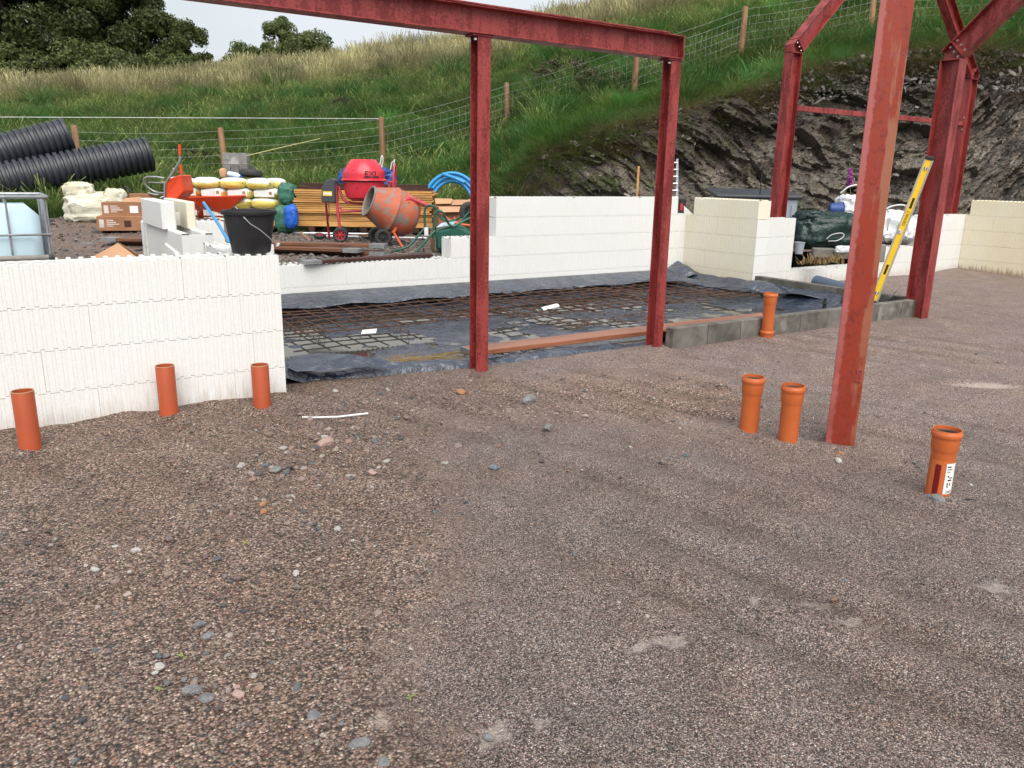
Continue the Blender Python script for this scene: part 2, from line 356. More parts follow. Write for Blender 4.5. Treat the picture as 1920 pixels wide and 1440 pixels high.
MAT['wood_post'] = wood_mat('fence_post_timber', (0.30, 0.17, 0.085, 1), (0.17, 0.085, 0.045, 1), axis=(1, 1, 0.12))
MAT['bark'] = simple('tree_bark', (0.085, 0.065, 0.05, 1), (0.045, 0.036, 0.03, 1), 6, 0.9, 0.6, 18, 0.03)
MAT['galv'] = simple('galvanised_steel', (0.42, 0.43, 0.44, 1), (0.30, 0.31, 0.32, 1), 10, 0.4, 0.05, 30, 0.002, metal=0.7)
MAT['alu'] = simple('aluminium', (0.62, 0.63, 0.64, 1), (0.5, 0.5, 0.52, 1), 10, 0.35, 0.03, 30, 0.001, metal=0.6)
MAT['pvc'] = simple('orange_drain_plastic', (0.53, 0.125, 0.032, 1), (0.49, 0.112, 0.028, 1), 6, 0.42, 0.05, 60, 0.001, dirt=((0.42, 0.17, 0.08, 1), 0.66))
MAT['pvc_dark'] = simple('terracotta_drain_plastic', (0.40, 0.075, 0.024, 1), (0.36, 0.066, 0.022, 1), 6, 0.45, 0.05, 60, 0.001, dirt=((0.36, 0.14, 0.07, 1), 0.68))
MAT['rubber'] = simple('black_rubber', (0.022, 0.022, 0.023, 1), (0.035, 0.034, 0.033, 1), 20, 0.65, 0.2, 90, 0.002)
MAT['black'] = simple('black_plastic', (0.018, 0.018, 0.02, 1), (0.026, 0.026, 0.028, 1), 8, 0.42, 0.08, 60, 0.001)
MAT['bucket'] = simple('scuffed_black_plastic', (0.017, 0.017, 0.019, 1), (0.026, 0.026, 0.028, 1), 9, 0.55, 0.1, 50, 0.002, dirt=((0.08, 0.08, 0.08, 1), 0.70), spec=0.3)
MAT['culvert'] = simple('black_culvert_plastic', (0.022, 0.025, 0.034, 1), (0.034, 0.038, 0.05, 1), 3, 0.45, 0.05, 40, 0.002)
def card_mat(name, c1, c2):
    return simple(name, c1, c2, 4, 0.8, 0.12, 60, 0.002, rv=0.12)
MAT['card'] = card_mat('brown_cardboard', (0.34, 0.17, 0.085, 1), (0.26, 0.12, 0.058, 1)); MAT['card_pale'] = card_mat('pale_cardboard', (0.50, 0.29, 0.165, 1), (0.43, 0.235, 0.13, 1))
MAT['tape'] = simple('parcel_tape', (0.50, 0.36, 0.30, 1), (0.42, 0.29, 0.23, 1), 20, 0.3, 0)
MAT['paper'] = simple('white_paper', (0.78, 0.77, 0.76, 1), (0.68, 0.68, 0.68, 1), 12, 0.7, 0)
MAT['ink'] = simple('dark_ink', (0.02, 0.02, 0.022, 1), rough=0.6, bump=0)
MAT['ink_white'] = simple('white_print', (0.66, 0.58, 0.54, 1), rough=0.7, bump=0)
MAT['label_red'] = simple('dark_red_label', (0.17, 0.004, 0.006, 1), (0.13, 0.004, 0.005, 1), 30, 0.35, 0)
MAT['label_yellow'] = simple('yellow_label', (0.72, 0.52, 0.06, 1), (0.65, 0.46, 0.05, 1), 30, 0.4, 0)
MAT['red_paint'] = simple('bright_red_paint', (0.62, 0.03, 0.055, 1), (0.56, 0.025, 0.045, 1), 4, 0.33, 0.04, 30, 0.002, dirt=((0.62, 0.16, 0.17, 1), 0.72))
MAT['red_frame'] = simple('red_frame_paint', (0.50, 0.055, 0.075, 1), (0.42, 0.04, 0.055, 1), 8, 0.4, 0.05, 30, 0.002)
MAT['orange_paint'] = simple('orange_paint', (0.60, 0.115, 0.04, 1), (0.52, 0.09, 0.03, 1), 6, 0.5, 0.1, 30, 0.003)
MAT['mixer_crust'] = simple('cement_crusted_paint', (0.52, 0.13, 0.065, 1), (0.40, 0.095, 0.05, 1), 3.0, 0.8, 0.6, 30, 0.01, lo=0.3, hi=0.6, dirt=((0.23, 0.195, 0.17, 1), 0.47))
MAT['cement'] = simple('dried_cement', (0.26, 0.24, 0.22, 1), (0.17, 0.155, 0.14, 1), 8, 0.9, 0.6, 30, 0.006)
MAT['barrow_red'] = simple('orange_red_plastic', (0.72, 0.065, 0.014, 1), (0.66, 0.055, 0.012, 1), 4, 0.38, 0.04, 30, 0.002)
MAT['green_paint'] = simple('dark_green_paint', (0.012, 0.095, 0.06, 1), (0.01, 0.075, 0.05, 1), 5, 0.35, 0.04, 30, 0.002)
MAT['blue_pipe'] = simple('blue_water_pipe', (0.02, 0.27, 0.62, 1), (0.018, 0.24, 0.56, 1), 5, 0.35, 0)
MAT['blue_tarp'] = simple('blue_woven_plastic', (0.025, 0.075, 0.27, 1), (0.016, 0.05, 0.20, 1), 7, 0.5, 0.5, 12, 0.03)
MAT['blue_bright'] = simple('bright_blue_plastic', (0.015, 0.12, 0.55, 1), (0.012, 0.09, 0.45, 1), 7, 0.4, 0.5, 14, 0.03)
MAT['green_tarp'] = simple('green_woven_plastic', (0.045, 0.165, 0.115, 1), (0.03, 0.12, 0.085, 1), 6, 0.42, 0.6, 10, 0.04)
MAT['green_dark_tarp'] = simple('dark_green_tarpaulin', (0.006, 0.030, 0.025, 1), (0.004, 0.020, 0.018, 1), 5, 0.33, 0.7, 8, 0.05)
MAT['white_bag'] = simple('white_woven_plastic', (0.74, 0.75, 0.76, 1), (0.62, 0.64, 0.67, 1), 6, 0.5, 0.6, 9, 0.04)
MAT['cream_bag'] = simple('cream_bulk_bag', (0.66, 0.64, 0.52, 1), (0.52, 0.49, 0.36, 1), 3, 0.7, 0.8, 6, 0.045, stretch=(1.0, 1.0, 1.6))
MAT['strap'] = simple('white_strap', (0.75, 0.75, 0.74, 1), rough=0.6, bump=0)
MAT['ibc'] = simple('translucent_blue_tank', (0.56, 0.71, 0.78, 1), (0.49, 0.66, 0.75, 1), 2, 0.4, 0.08, 6, 0.01)
MAT['store_grey'] = simple('blue_grey_plastic', (0.33, 0.37, 0.42, 1), (0.29, 0.33, 0.38, 1), 3, 0.5, 0.05, 40, 0.002)
MAT['store_lid'] = simple('charcoal_plastic', (0.045, 0.05, 0.06, 1), (0.06, 0.065, 0.075, 1), 3, 0.42, 0.05, 40, 0.002)
MAT['yellow'] = simple('yellow_paint', (0.92, 0.62, 0.04, 1), (0.90, 0.58, 0.035, 1), 6, 0.4, 0)
MAT['clear'] = simple('clear_bottle_plastic', (0.60, 0.72, 0.82, 1), (0.5, 0.64, 0.78, 1), 8, 0.15, 0)
MAT['pipe_grey'] = simple('slate_blue_duct', (0.075, 0.105, 0.16, 1), (0.06, 0.085, 0.13, 1), 4, 0.35, 0)
MAT['purple'] = simple('foxglove_purple', (0.42, 0.05, 0.36, 1), (0.36, 0.04, 0.32, 1), 30, 0.6, 0)
MAT['stem'] = simple('green_stem', (0.10, 0.14, 0.04, 1), (0.06, 0.10, 0.03, 1), 30, 0.6, 0)
MAT['straw'] = simple('dry_grass', (0.36, 0.25, 0.10, 1), (0.24, 0.15, 0.06, 1), 12, 0.8, 0)
MAT['cord'] = simple('white_cord', (0.8, 0.8, 0.8, 1), rough=0.6, bump=0); MAT['cord_yellow'] = simple('yellow_cord', (0.62, 0.60, 0.24, 1), rough=0.6, bump=0)
MAT['fence_wire'] = simple('fence_wire', (0.42, 0.45, 0.38, 1), rough=0.5, bump=0, metal=0.3)

def sack_mat():
    k = NT('printed_sack'); tc = k.n('TexCoord'); xyz = k.n('SeparateXYZ'); k.l(tc.outputs['Generated'], xyz.inputs[0]); v = k.coords()
    e = k.math('ADD', xyz.outputs[2], k.math('MULTIPLY', k.math('SUBTRACT', k.noise(v, 5, 4), 0.5), 0.35))
    oi = k.n('ObjectInfo'); sw = k.rng(oi.outputs['Random'], 0, 1, -0.12, 0.14); e = k.math('ADD', e, sw)
    col = k.mix(k.rng(e, 0.56, 0.70), (0.70, 0.58, 0.13, 1), (0.72, 0.74, 0.74, 1))
    ends = k.rng(k.math('ABSOLUTE', k.math('SUBTRACT', xyz.outputs[0], 0.5)), 0.36, 0.42, 0, 0.7); col = k.mix(ends, col, (0.74, 0.63, 0.17, 1))
    return k.out(col, 0.38, k.bump(k.noise(v, 11, 5, 0.6, 0.6), 0.7, 0.03), 0, 0.5)
MAT['sack'] = sack_mat()

def rock_mat():
    k = NT('slate_rock'); a = k.n('Attribute', attribute_name='cell').outputs['Fac']; ms = k.n('Attribute', attribute_name='moss').outputs['Fac']; v = k.coords(rnd=False)
    cr = k.n('ValToRGB'); e = cr.color_ramp.elements; e[0].color = (0.050, 0.044, 0.040, 1); e[1].color = (0.33, 0.295, 0.255, 1)
    for p, c in ((0.35, (0.118, 0.106, 0.095, 1)), (0.6, (0.165, 0.138, 0.115, 1)), (0.82, (0.215, 0.178, 0.145, 1))): x = e.new(p); x.color = c
    k.l(a, cr.inputs[0]); n1 = k.noise(v, 3, 8, 0.65); n2 = k.noise(v, 16, 7, 0.65)
    col = k.mix(1.0, cr.outputs[0], k.rng(n2, 0.3, 0.7, 0.55, 1.35), 'MULTIPLY'); col = k.mix(k.rng(n1, 0.52, 0.7, 0, 0.65), col, (0.13, 0.095, 0.065, 1))
    col = k.mix(k.rng(k.noise(v, 1.2, 5), 0.58, 0.74, 0, 0.6), col, (0.05, 0.04, 0.04, 1))
    so_ = k.n('Attribute', attribute_name='soil').outputs['Fac']; col = k.mix(k.math('MULTIPLY', so_, k.rng(k.noise(v, 5, 6, 0.6), 0.3, 0.6, 0.55, 1.0)), col, (0.042, 0.028, 0.026, 1)); mm = k.math('MULTIPLY', ms, k.rng(k.noise(v, 4, 7, 0.65), 0.46, 0.62)); col = k.mix(mm, col, (0.075, 0.095, 0.018, 1))
    wv = k.n('VectorMath', operation='MULTIPLY_ADD'); wn = k.n('TexNoise'); k.l(v, wn.inputs['Vector']); wn.inputs['Scale'].default_value = 1.7; k.l(wn.outputs['Color'], wv.inputs[0]); wv.inputs[1].default_value = (.5, .5, .5); k.l(v, wv.inputs[2])
    vo = k.n('TexVoronoi', feature='DISTANCE_TO_EDGE'); st = k.n('VectorMath', operation='MULTIPLY'); k.l(wv.outputs[0], st.inputs[0]); st.inputs[1].default_value = (2.6, 2.6, 5); k.l(st.outputs[0], vo.inputs['Vector'])
    col = k.mix(k.rng(vo.outputs['Distance'], 0.0, 0.035, 0.75, 0.0), col, (0.022, 0.019, 0.018, 1)); nb = k.bump(k.rng(vo.outputs['Distance'], 0, 0.06), 0.9, 0.05); nb = k.bump(n2, 0.6, 0.04, nb)
    return k.out(col, k.rng(n1, 0.3, 0.7, 0.5, 0.85), nb, 0, 0.4)
MAT['rock'] = rock_mat()

def soil_mat():
    k = NT('hillside_turf'); v = k.coords(rnd=False); a = k.noise(v, 0.7, 6); b = k.noise(v, 3.5, 7, 0.65); c = k.noise(v, 14, 6, 0.7)
    col = k.mix(k.rng(b, 0.36, 0.62), (0.036, 0.068, 0.016, 1), (0.062, 0.088, 0.024, 1)); col = k.mix(k.rng(a, 0.52, 0.68, 0, 0.75), col, (0.085, 0.055, 0.03, 1))
    col = k.mix(k.rng(c, 0.56, 0.7, 0, 0.5), col, (0.15, 0.14, 0.06, 1)); col = k.mix(k.rng(k.noise(v, 1.9, 4), 0.62, 0.7, 0, 0.7), col, (0.095, 0.085, 0.075, 1))
    return k.out(col, 0.95, k.bump(c, 0.9, 0.08), 0, 0.1)
MAT['turf'] = soil_mat()

def blade_mat(name, tip=(1.35, 1.25, 1.0, 1), inst=True):
    k = NT(name)
    if inst: base = k.n('Attribute', attribute_type='INSTANCER', attribute_name='pcol').outputs['Color']
    else:
        oi = k.n('ObjectInfo'); base = k.mix(oi.outputs['Random'], (0.030, 0.085, 0.020, 1), (0.052, 0.115, 0.030, 1))
    at_ = k.n('Attribute', attribute_name='tip').outputs['Fac']
    col = k.mix(at_, base, k.mix(1.0, base, tip, 'MULTIPLY')); k.out(col, 0.6, None, 0, 0.25)
    tr = k.n('BsdfTranslucent'); k.l(col, tr.inputs['Color']); ms = k.n('MixShader'); ms.inputs[0].default_value = 0.25
    k.l(k.p.outputs[0], ms.inputs[1]); k.l(tr.outputs[0], ms.inputs[2]); k.l(ms.outputs[0], k.t.nodes['Material Output'].inputs['Surface']); return k.m
MAT['blade'] = blade_mat('grass_blade'); MAT['rush'] = blade_mat('rush_blade', (1.7, 1.6, 1.2, 1), False)
def leaf_mat(name, c1, c2):
    k = NT(name); a = k.n('Attribute', attribute_name='tip').outputs['Fac']; col = k.mix(a, c1, c2)
    oi = k.n('ObjectInfo'); col = k.mix(1.0, col, k.rng(oi.outputs['Random'], 0, 1, 0.8, 1.2), 'MULTIPLY'); k.out(col, 0.55, None, 0, 0.3)
    tr = k.n('BsdfTranslucent'); k.l(col, tr.inputs['Color']); ms = k.n('MixShader'); ms.inputs[0].default_value = 0.3
    k.l(k.p.outputs[0], ms.inputs[1]); k.l(tr.outputs[0], ms.inputs[2]); k.l(ms.outputs[0], k.t.nodes['Material Output'].inputs['Surface']); return k.m
MAT['leaf'] = leaf_mat('dark_leaf', (0.026, 0.040, 0.013, 1), (0.092, 0.122, 0.036, 1)); MAT['leaf_light'] = leaf_mat('light_leaf', (0.06, 0.085, 0.026, 1), (0.145, 0.18, 0.06, 1))
# ------------------------------------------------------------------ terrain shape
def um(px, py): d = ray(px, py); F = d @ FH; return d @ RH / F, d[2] / F
def table(L): a = np.array([um(*p) for p in L]); o = np.argsort(a[:, 0]); return a[o, 0], a[o, 1]
CR_U, CR_M = table([(-900, 184), (-300, 180), (0, 177), (200, 171), (380, 157), (450, 145), (560, 134), (650, 124), (800, 100), (950, 71), (1100, 38), (1250, -22), (1450, -55), (1700, -75), (2000, -80), (2700, -80)])
RK_U, RK_M = table([(900, 345), (935, 335), (1000, 305), (1080, 268), (1150, 246), (1230, 228), (1300, 208), (1440, 166), (1560, 126), (1640, 112), (1750, 98), (1850, 100), (1920, 108), (2100, 112), (2700, 130)])
U_ROCK = um(925, 340)[0]
YC = 40.0
def yt(u): return np.interp(u, [-1.2, -0.66, -0.45, -0.15, U_ROCK, 0.25, 0.45, 0.75, 1.2], [13.2, 13.6, 14.6, 15.4, 15.2, 15.6, 16.4, 17.2, 18.0])
def yk_zk(u):
    m = np.interp(u, RK_U, RK_M); t = yt(u); k = np.clip((u - U_ROCK) / 0.05, 0, 1)
    z = np.maximum(1.476 + m * (t + 1.2), 0.55); yk = t + 0.55 * (z - 0.5); z = np.maximum(1.476 + m * yk, 0.55)
    return t + (yk - t) * k, 0.5 + (z - 0.5) * k
def camxy(x, y):
    dx, dy = x - CAMP[0], y - CAMP[1]; return dx * RH[0] + dy * RH[1], dx * FH[0] + dy * FH[1]
def worldxy(X, Y): return CAMP[0] + X * RH[0] + Y * FH[0], CAMP[1] + X * RH[1] + Y * FH[1]
def zland(x, y, detail=True):
    X, Y = camxy(x, y); u = X / np.maximum(Y, 1.0); yk, zk = yk_zk(u); zc = 1.476 + np.interp(u, CR_U, CR_M) * YC
    t = yt(u)
    yard = 0.45 + 0.012 * fbm(n3(x * 1.3, y * 1.3), 5, 3)
    lf = np.clip((-0.30 - u) / 0.08, 0, 1) * np.clip((Y - 9.5) / 3.5, 0, 1); yard = yard + 0.22 * lf * lf * (3 - 2 * lf)
    ramp = np.clip((y - 1.0) / 3.4, 0, 1); yard = np.where(x < -0.12, 0.04 + (yard - 0.04) * ramp, yard)
    s = np.clip((Y - yk) / (YC - yk), 0, 3)
    hill = np.where(s <= 1, zk + (zc - zk) * s, zc - (s - 1) * 1.5)
    bump = (0.30 * fbm(n3(x * 0.32, y * 0.32), 9, 3) + 0.14 * fbm(n3(x * 1.4, y * 1.4), 3, 3)) * np.clip((Y - yk) / 3, 0, 1)
    face = 0.45 + (zk - 0.45) * np.clip((Y - t) / np.maximum(yk - t, 0.05), 0, 1)
    return np.where(Y < t, yard, np.where(Y < yk, face, hill + bump * (1 if detail else 0.5)))
def hit(px, py, t0=8, t1=60):                      # where a sight line meets the land
    ts = np.linspace(t0, t1, 1200); P = CAMP + np.outer(ts, ray(px, py)); dz = P[:, 2] - zland(P[:, 0], P[:, 1]); i = np.argmax(dz < 0)
    return (P[i], ts[i]) if dz[i] < 0 else (P[-1], ts[-1])

# ------------------------------------------------------------------ gravel pad
def npmesh(name, V, F, mat, smooth=False, attrs=None):
    m = bpy.data.meshes.new(name); V = np.asarray(V, np.float32); F = np.asarray(F, np.int32); n = F.shape[1]
    m.vertices.add(len(V)); m.vertices.foreach_set('co', V.ravel()); m.loops.add(F.size); m.loops.foreach_set('vertex_index', F.ravel())
    m.polygons.add(len(F)); m.polygons.foreach_set('loop_start', np.arange(0, F.size, n, dtype=np.int32))
    m.polygons.foreach_set('use_smooth', np.full(len(F), smooth)); m.update(calc_edges=True)
    for k_, a in (attrs or {}).items():
        at_ = m.attributes.new(k_, 'FLOAT', 'POINT'); at_.data.foreach_set('value', np.asarray(a, np.float32))
    if mat: m.materials.append(mat)
    return m
def gridfaces(nx, ny):
    i, j = np.meshgrid(np.arange(nx - 1), np.arange(ny - 1)); a = (j * nx + i).ravel(); return np.stack([a, a + 1, a + nx + 1, a + nx], 1)
SAND = [(1250, 1200, .10, .045), (1195, 1215, .05, .03), (1530, 1130, .10, .04), (1600, 1165, .10, .04), (1650, 1172, .06, .03), (1870, 1100, .09, .05), (930, 1370, .06, .05), (1015, 1352, .05, .03), (710, 1350, .04, .05), (905, 1395, .05, .02), (1850, 722, .35, .09), (1420, 1128, .06, .03)]
def coarseness(x, y):
    X, Y = camxy(x, y); c = 1 / (1 + np.exp((X + 0.35 + 0.28 * fbm(n3(x * 1.1, y * 1.1), 21, 3)) / 0.16))
    c = np.maximum(c, 0.8 * np.exp(-((Y - 5.3) / 0.8) ** 2) * (X < 1.6)); return c
xs = np.concatenate([np.linspace(-80, -9, 12), np.arange(-8, -2.5, .15), np.arange(-2.5, 5.5, .045), np.arange(5.5, 14, .09), np.linspace(15, 90, 12)]); ys = np.concatenate([np.linspace(-80, -10, 12), np.arange(-9, -5, .15), np.arange(-5, .4, .045), np.arange(.4, 4.4, .09), np.linspace(5, 90, 14)])
gx, gy = np.meshgrid(xs, ys); gx = gx.ravel(); gy = gy.ravel()
gz = 0.012 * fbm(n3(gx * 0.7, gy * 0.7), 1, 3) + 0.007 * fbm(n3(gx * 4, gy * 4), 2, 3) - 0.004
gz += 0.05 * np.exp(-np.clip(-gy, 0, 9) / 0.10) * (gy < 0.05) * (gx < 0.03) * (0.6 + 0.5 * fbm(n3(gx * 5, gy * 5), 4, 2))
sand = np.zeros_like(gx)
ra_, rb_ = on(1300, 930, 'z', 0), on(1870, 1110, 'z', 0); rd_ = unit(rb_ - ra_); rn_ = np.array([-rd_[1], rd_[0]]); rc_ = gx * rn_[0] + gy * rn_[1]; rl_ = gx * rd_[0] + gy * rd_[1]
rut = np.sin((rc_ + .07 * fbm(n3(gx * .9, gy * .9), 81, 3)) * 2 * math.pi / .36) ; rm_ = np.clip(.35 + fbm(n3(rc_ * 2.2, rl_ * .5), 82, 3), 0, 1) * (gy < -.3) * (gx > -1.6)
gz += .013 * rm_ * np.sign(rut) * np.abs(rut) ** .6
for px, py in ((57, 838), (318, 781), (492, 764), (1403, 811), (1476, 831), (1756, 931), (1574, 836), (1437, 634), (904, 697), (1232, 652)):
    c = on(px, py, 'z', 0); d = np.hypot(gx - c[0], gy - c[1]); gz += (.028 * np.exp(-((d - .075) / .05) ** 2)) * (.55 + .8 * fbm(n3(gx * 9, gy * 9), 83, 2))
for px, py, rx, ry in SAND:
    c = on(px, py, 'z', 0); X, Y = camxy(gx, gy); cX, cY = camxy(c[0], c[1]); d = ((X - cX) / rx) ** 2 + ((Y - cY) / ry) ** 2
    w_ = np.exp(-d); sand = np.maximum(sand, w_); gz -= 0.010 * w_ - 0.012 * np.exp(-(np.sqrt(d) - 1.5) ** 2 * 3)
gz += 0.02 * np.exp(-((gx - 11.2) / 1.6) ** 2 - ((gy - 1.7) / 0.4) ** 2) * fbm(n3(gx * 1.3, gy * 6), 8, 3) + 0.05 * np.exp(-((gx - 12.6) / 0.5) ** 2 - ((gy - 2.2) / 0.5) ** 2)
inside = (gx > 0.02) & (gx < 7.2) & (gy > 0.32) & (gy < 3.75); gz = np.where(inside, -0.22, gz)
cs = coarseness(gx, gy)
ground = put('gravel_ground', npmesh('gravel_ground', np.stack([gx, gy, gz], 1), gridfaces(len(xs), len(ys)), MAT['gravel'], True, {'coarse': cs, 'sand': sand, 'rut': np.clip(-rut - .35, 0, 1) * rm_ * 1.5 * (camxy(gx, gy)[0] > -.9), 'paler': np.clip((camxy(gx, gy)[1] - 3.6 + 0.9 * fbm(n3(gx * .8, gy * .8), 15, 3)) / 2.2, 0, 1) * np.clip((camxy(gx, gy)[0] + 0.5) / 1.2, 0, 1)}))
tag(ground, 'damp brown and mauve gravel pad filling the foreground', None, kind='structure')
def zpad(x, y): return float(0.012 * fbm(n3(x * 0.7, y * 0.7), 1, 3) - 0.004)

# ------------------------------------------------------------------ yard and hillside
us = np.linspace(-1.25, 1.3, 300); Ys = np.concatenate([np.arange(5, 19, 0.11), np.geomspace(19, 46, 60), np.geomspace(48, 160, 14)])
U, YY = np.meshgrid(us, Ys); X = U * YY; tx, ty = worldxy(X, YY); tx = tx.ravel(); ty = ty.ravel(); tz = zland(tx, ty)
F = gridfaces(len(us), len(Ys)); uc = U.ravel()[F].mean(1); yc_ = YY.ravel()[F].mean(1); fx = tx[F]; fy = ty[F]
outside = np.where(fx < -0.12, fy > 0.12, np.where(fx < 7.48, fy > 3.83, np.where(fx < 12.83, fy > 2.46, True))).all(1)
T_ = yt(uc); YK, ZK = yk_zk(uc)
fy_yard = outside & (yc_ < T_ + 0.15); fy_hill = (yc_ > YK - 0.1) & (yc_ >= T_ + 0.15)
def sub(V, F): ids, inv = np.unique(F, return_inverse=True); return V[ids], inv.reshape(F.shape), ids
TV = np.stack([tx, ty, tz], 1)
v_, f_, ids = sub(TV, F[fy_yard]); yard = put('yard_ground', npmesh('yard_ground', v_, f_, MAT['yard'], True)); tag(yard, 'coarse stony yard behind the foam walls', None, kind='structure')
v_, f_, ids = sub(TV, F[fy_hill]); hillside = put('hillside', npmesh('hillside', v_, f_, MAT['turf'], True)); tag(hillside, 'rough grassy hillside rising behind the yard', None, kind='structure')

# ------------------------------------------------------------------ cut rock face
def worley(q, s):                                  # q: (n,3) in cell units -> nearest cell's random values
    i = np.floor(q).astype(np.int64); best = np.full(len(q), 1e9); b2 = np.full(len(q), 1e9); rid = np.zeros((len(q), 3)); loc = np.zeros((len(q), 3))
    for a in (-1, 0, 1):
        for b in (-1, 0, 1):
            for c in (-1, 0, 1):
                I = i + np.array([a, b, c]); r = np.stack([_h(I[:, 0], I[:, 1], I[:, 2], s + k_) for k_ in range(6)], 1); p = I + r[:, :3]
                d = ((q - p) ** 2).sum(1); m = d < best; b2 = np.where(m, best, np.minimum(b2, d)); best = np.where(m, d, best); rid[m] = r[m, 3:]; loc[m] = (q - p)[m]
    return rid, loc, np.sqrt(b2) - np.sqrt(best)
nu, nv = 620, 150
uu = np.linspace(U_ROCK - 0.02, 1.15, nu); bb = np.linspace(-0.05, 1.22, nv); UU, BB = np.meshgrid(uu, bb); UU = UU.ravel(); BB = BB.ravel()
tt = yt(UU); ykk, zkk = yk_zk(UU); ykk = np.maximum(ykk, tt + 0.12); b1 = np.clip(BB, -0.05, 1.0); over = np.clip(BB - 1.0, 0, 1)
ledge = 0.16 * np.sin(b1 * 9 + 3 * fbm(n3(UU * 9, BB * 2), 40, 2)) * np.clip(zkk - 0.5, 0, 1)
Yr = tt + (ykk - tt) * b1 ** 1.15 + over * 3.5; zr = 0.40 + (zkk - 0.40) * b1 + over * 0.9 - 0.05
Xr = UU * Yr; hgt = np.clip((zkk - 0.5) / 2.5, 0.05, 1)
dip = np.interp(UU, [U_ROCK, 0.3, 0.5, 0.62, 1.2], [0.55, 0.62, 0.45, 0.12, 0.05]); q1 = Xr * np.cos(dip) - zr * np.sin(dip); q2 = Xr * np.sin(dip) + zr * np.cos(dip)
wq = 0.10 * fbm(n3(Xr * 1.1, zr * 1.1, Yr), 90, 3)
r1, l1, e1 = worley(n3(q1 / 1.25, (q2 + wq) / 0.42, Yr / 1.0), 100); r3, l3, e3 = worley(n3(q1 / 0.16, (q2 + wq) / 0.06, Yr / 0.2), 300)
r2, l2, e2 = worley(n3((q1 + wq) / 0.42, (q2 + wq) / 0.13, Yr / 0.5), 200)
disp = hgt * (0.40 * (r1[:, 0] - 0.5) + 0.35 * (r1[:, 1] - 0.5) * l1[:, 1] + 0.3 * (r1[:, 2] - .5) * l1[:, 0] + 0.20 * (r2[:, 0] - 0.5) + 0.16 * (r2[:, 1] - .5) * l2[:, 1] + 0.075 * (r3[:, 0] - .5) + 0.38 * fbm(n3(Xr * 0.35, zr * 0.5), 33, 3)) + ledge
disp *= np.clip(1 - over * 2.2, 0.15, 1)
Yr2 = Yr - disp * 0.85; zr2 = zr + disp * 0.22; rx, ry = worldxy(Xr, Yr2)
cell = np.clip(0.10 + 0.36 * r1[:, 2] + 0.36 * r2[:, 2] + 0.16 * r3[:, 2] - 0.25 * np.clip(0.09 - e1, 0, 1) / 0.09 + 0.12 * np.clip(UU - 0.55, 0, 1) / 0.1 * (zr2 > 2.9), 0, 1)
moss = np.clip(np.interp(UU, [U_ROCK, 0.12, 0.22, 0.42, 0.6], [1, 0.9, 0.35, 0.3, 0.15]) + 0.35 * (BB > 0.93), 0, 1)
rockface = put('rock_face', npmesh('rock_face', np.stack([rx, ry, zr2], 1), gridfaces(nu, nv), MAT['rock'], False, {'cell': cell, 'moss': moss, 'soil': np.clip((BB - 0.60 + 0.22 * fbm(n3(Xr * 1.2, zr * 1.2), 44, 3)) / 0.12, 0, 1) * np.interp(UU, [U_ROCK, .1, .4, .5, .7], [.7, 1, 1, .6, .25])}))
tag(rockface, 'dark bedded slate cutting beneath the grass slope', None, kind='structure')

# ------------------------------------------------------------------ scattering (one object of many small pieces)
def scatter(name, pts, scl, rot, vi, col, variants, label, parent=None):
    m = bpy.data.meshes.new(name); m.vertices.add(len(pts)); m.vertices.foreach_set('co', np.asarray(pts, np.float32).ravel()); m.update()
    for nm, ty_, key, dat in (('scl', 'FLOAT_VECTOR', 'vector', scl), ('rot', 'FLOAT_VECTOR', 'vector', rot), ('vi', 'INT', 'value', vi), ('pcol', 'FLOAT_COLOR', 'color', np.c_[col, np.ones(len(pts))])):
        a = m.attributes.new(nm, ty_, 'POINT'); a.data.foreach_set(key, np.asarray(dat, np.int32 if ty_ == 'INT' else np.float32).ravel())
    coll = bpy.data.collections.new(name + '_pieces')
    for i, vm in enumerate(variants):
        coll.objects.link(bpy.data.objects.new('%s_piece_%02d' % (name, i), vm))
    g = bpy.data.node_groups.new(name, 'GeometryNodeTree'); g.interface.new_socket('Geometry', in_out='INPUT', socket_type='NodeSocketGeometry'); g.interface.new_socket('Geometry', in_out='OUTPUT', socket_type='NodeSocketGeometry')
    N = g.nodes.new; gi = N('NodeGroupInput'); go = N('NodeGroupOutput'); io = N('GeometryNodeInstanceOnPoints'); ci = N('GeometryNodeCollectionInfo')
    ci.inputs[0].default_value = coll; ci.inputs[1].default_value = True; ci.inputs[2].default_value = True
    def na(nm, dt): x = N('GeometryNodeInputNamedAttribute'); x.data_type = dt; x.inputs[0].default_value = nm; return x.outputs[0]
    e2r = N('FunctionNodeEulerToRotation'); L = g.links.new
    L(gi.outputs[0], io.inputs['Points']); L(ci.outputs[0], io.inputs['Instance']); io.inputs['Pick Instance'].default_value = True
    L(na('vi', 'INT'), io.inputs['Instance Index']); L(na('rot', 'FLOAT_VECTOR'), e2r.inputs[0]); L(e2r.outputs[0], io.inputs['Rotation']); L(na('scl', 'FLOAT_VECTOR'), io.inputs['Scale']); L(io.outputs[0], go.inputs[0])
    o = put(name, m, parent); md = o.modifiers.new('scatter', 'NODES'); md.node_group = g; o['kind'] = 'stuff'; o['label'] = label
    return o
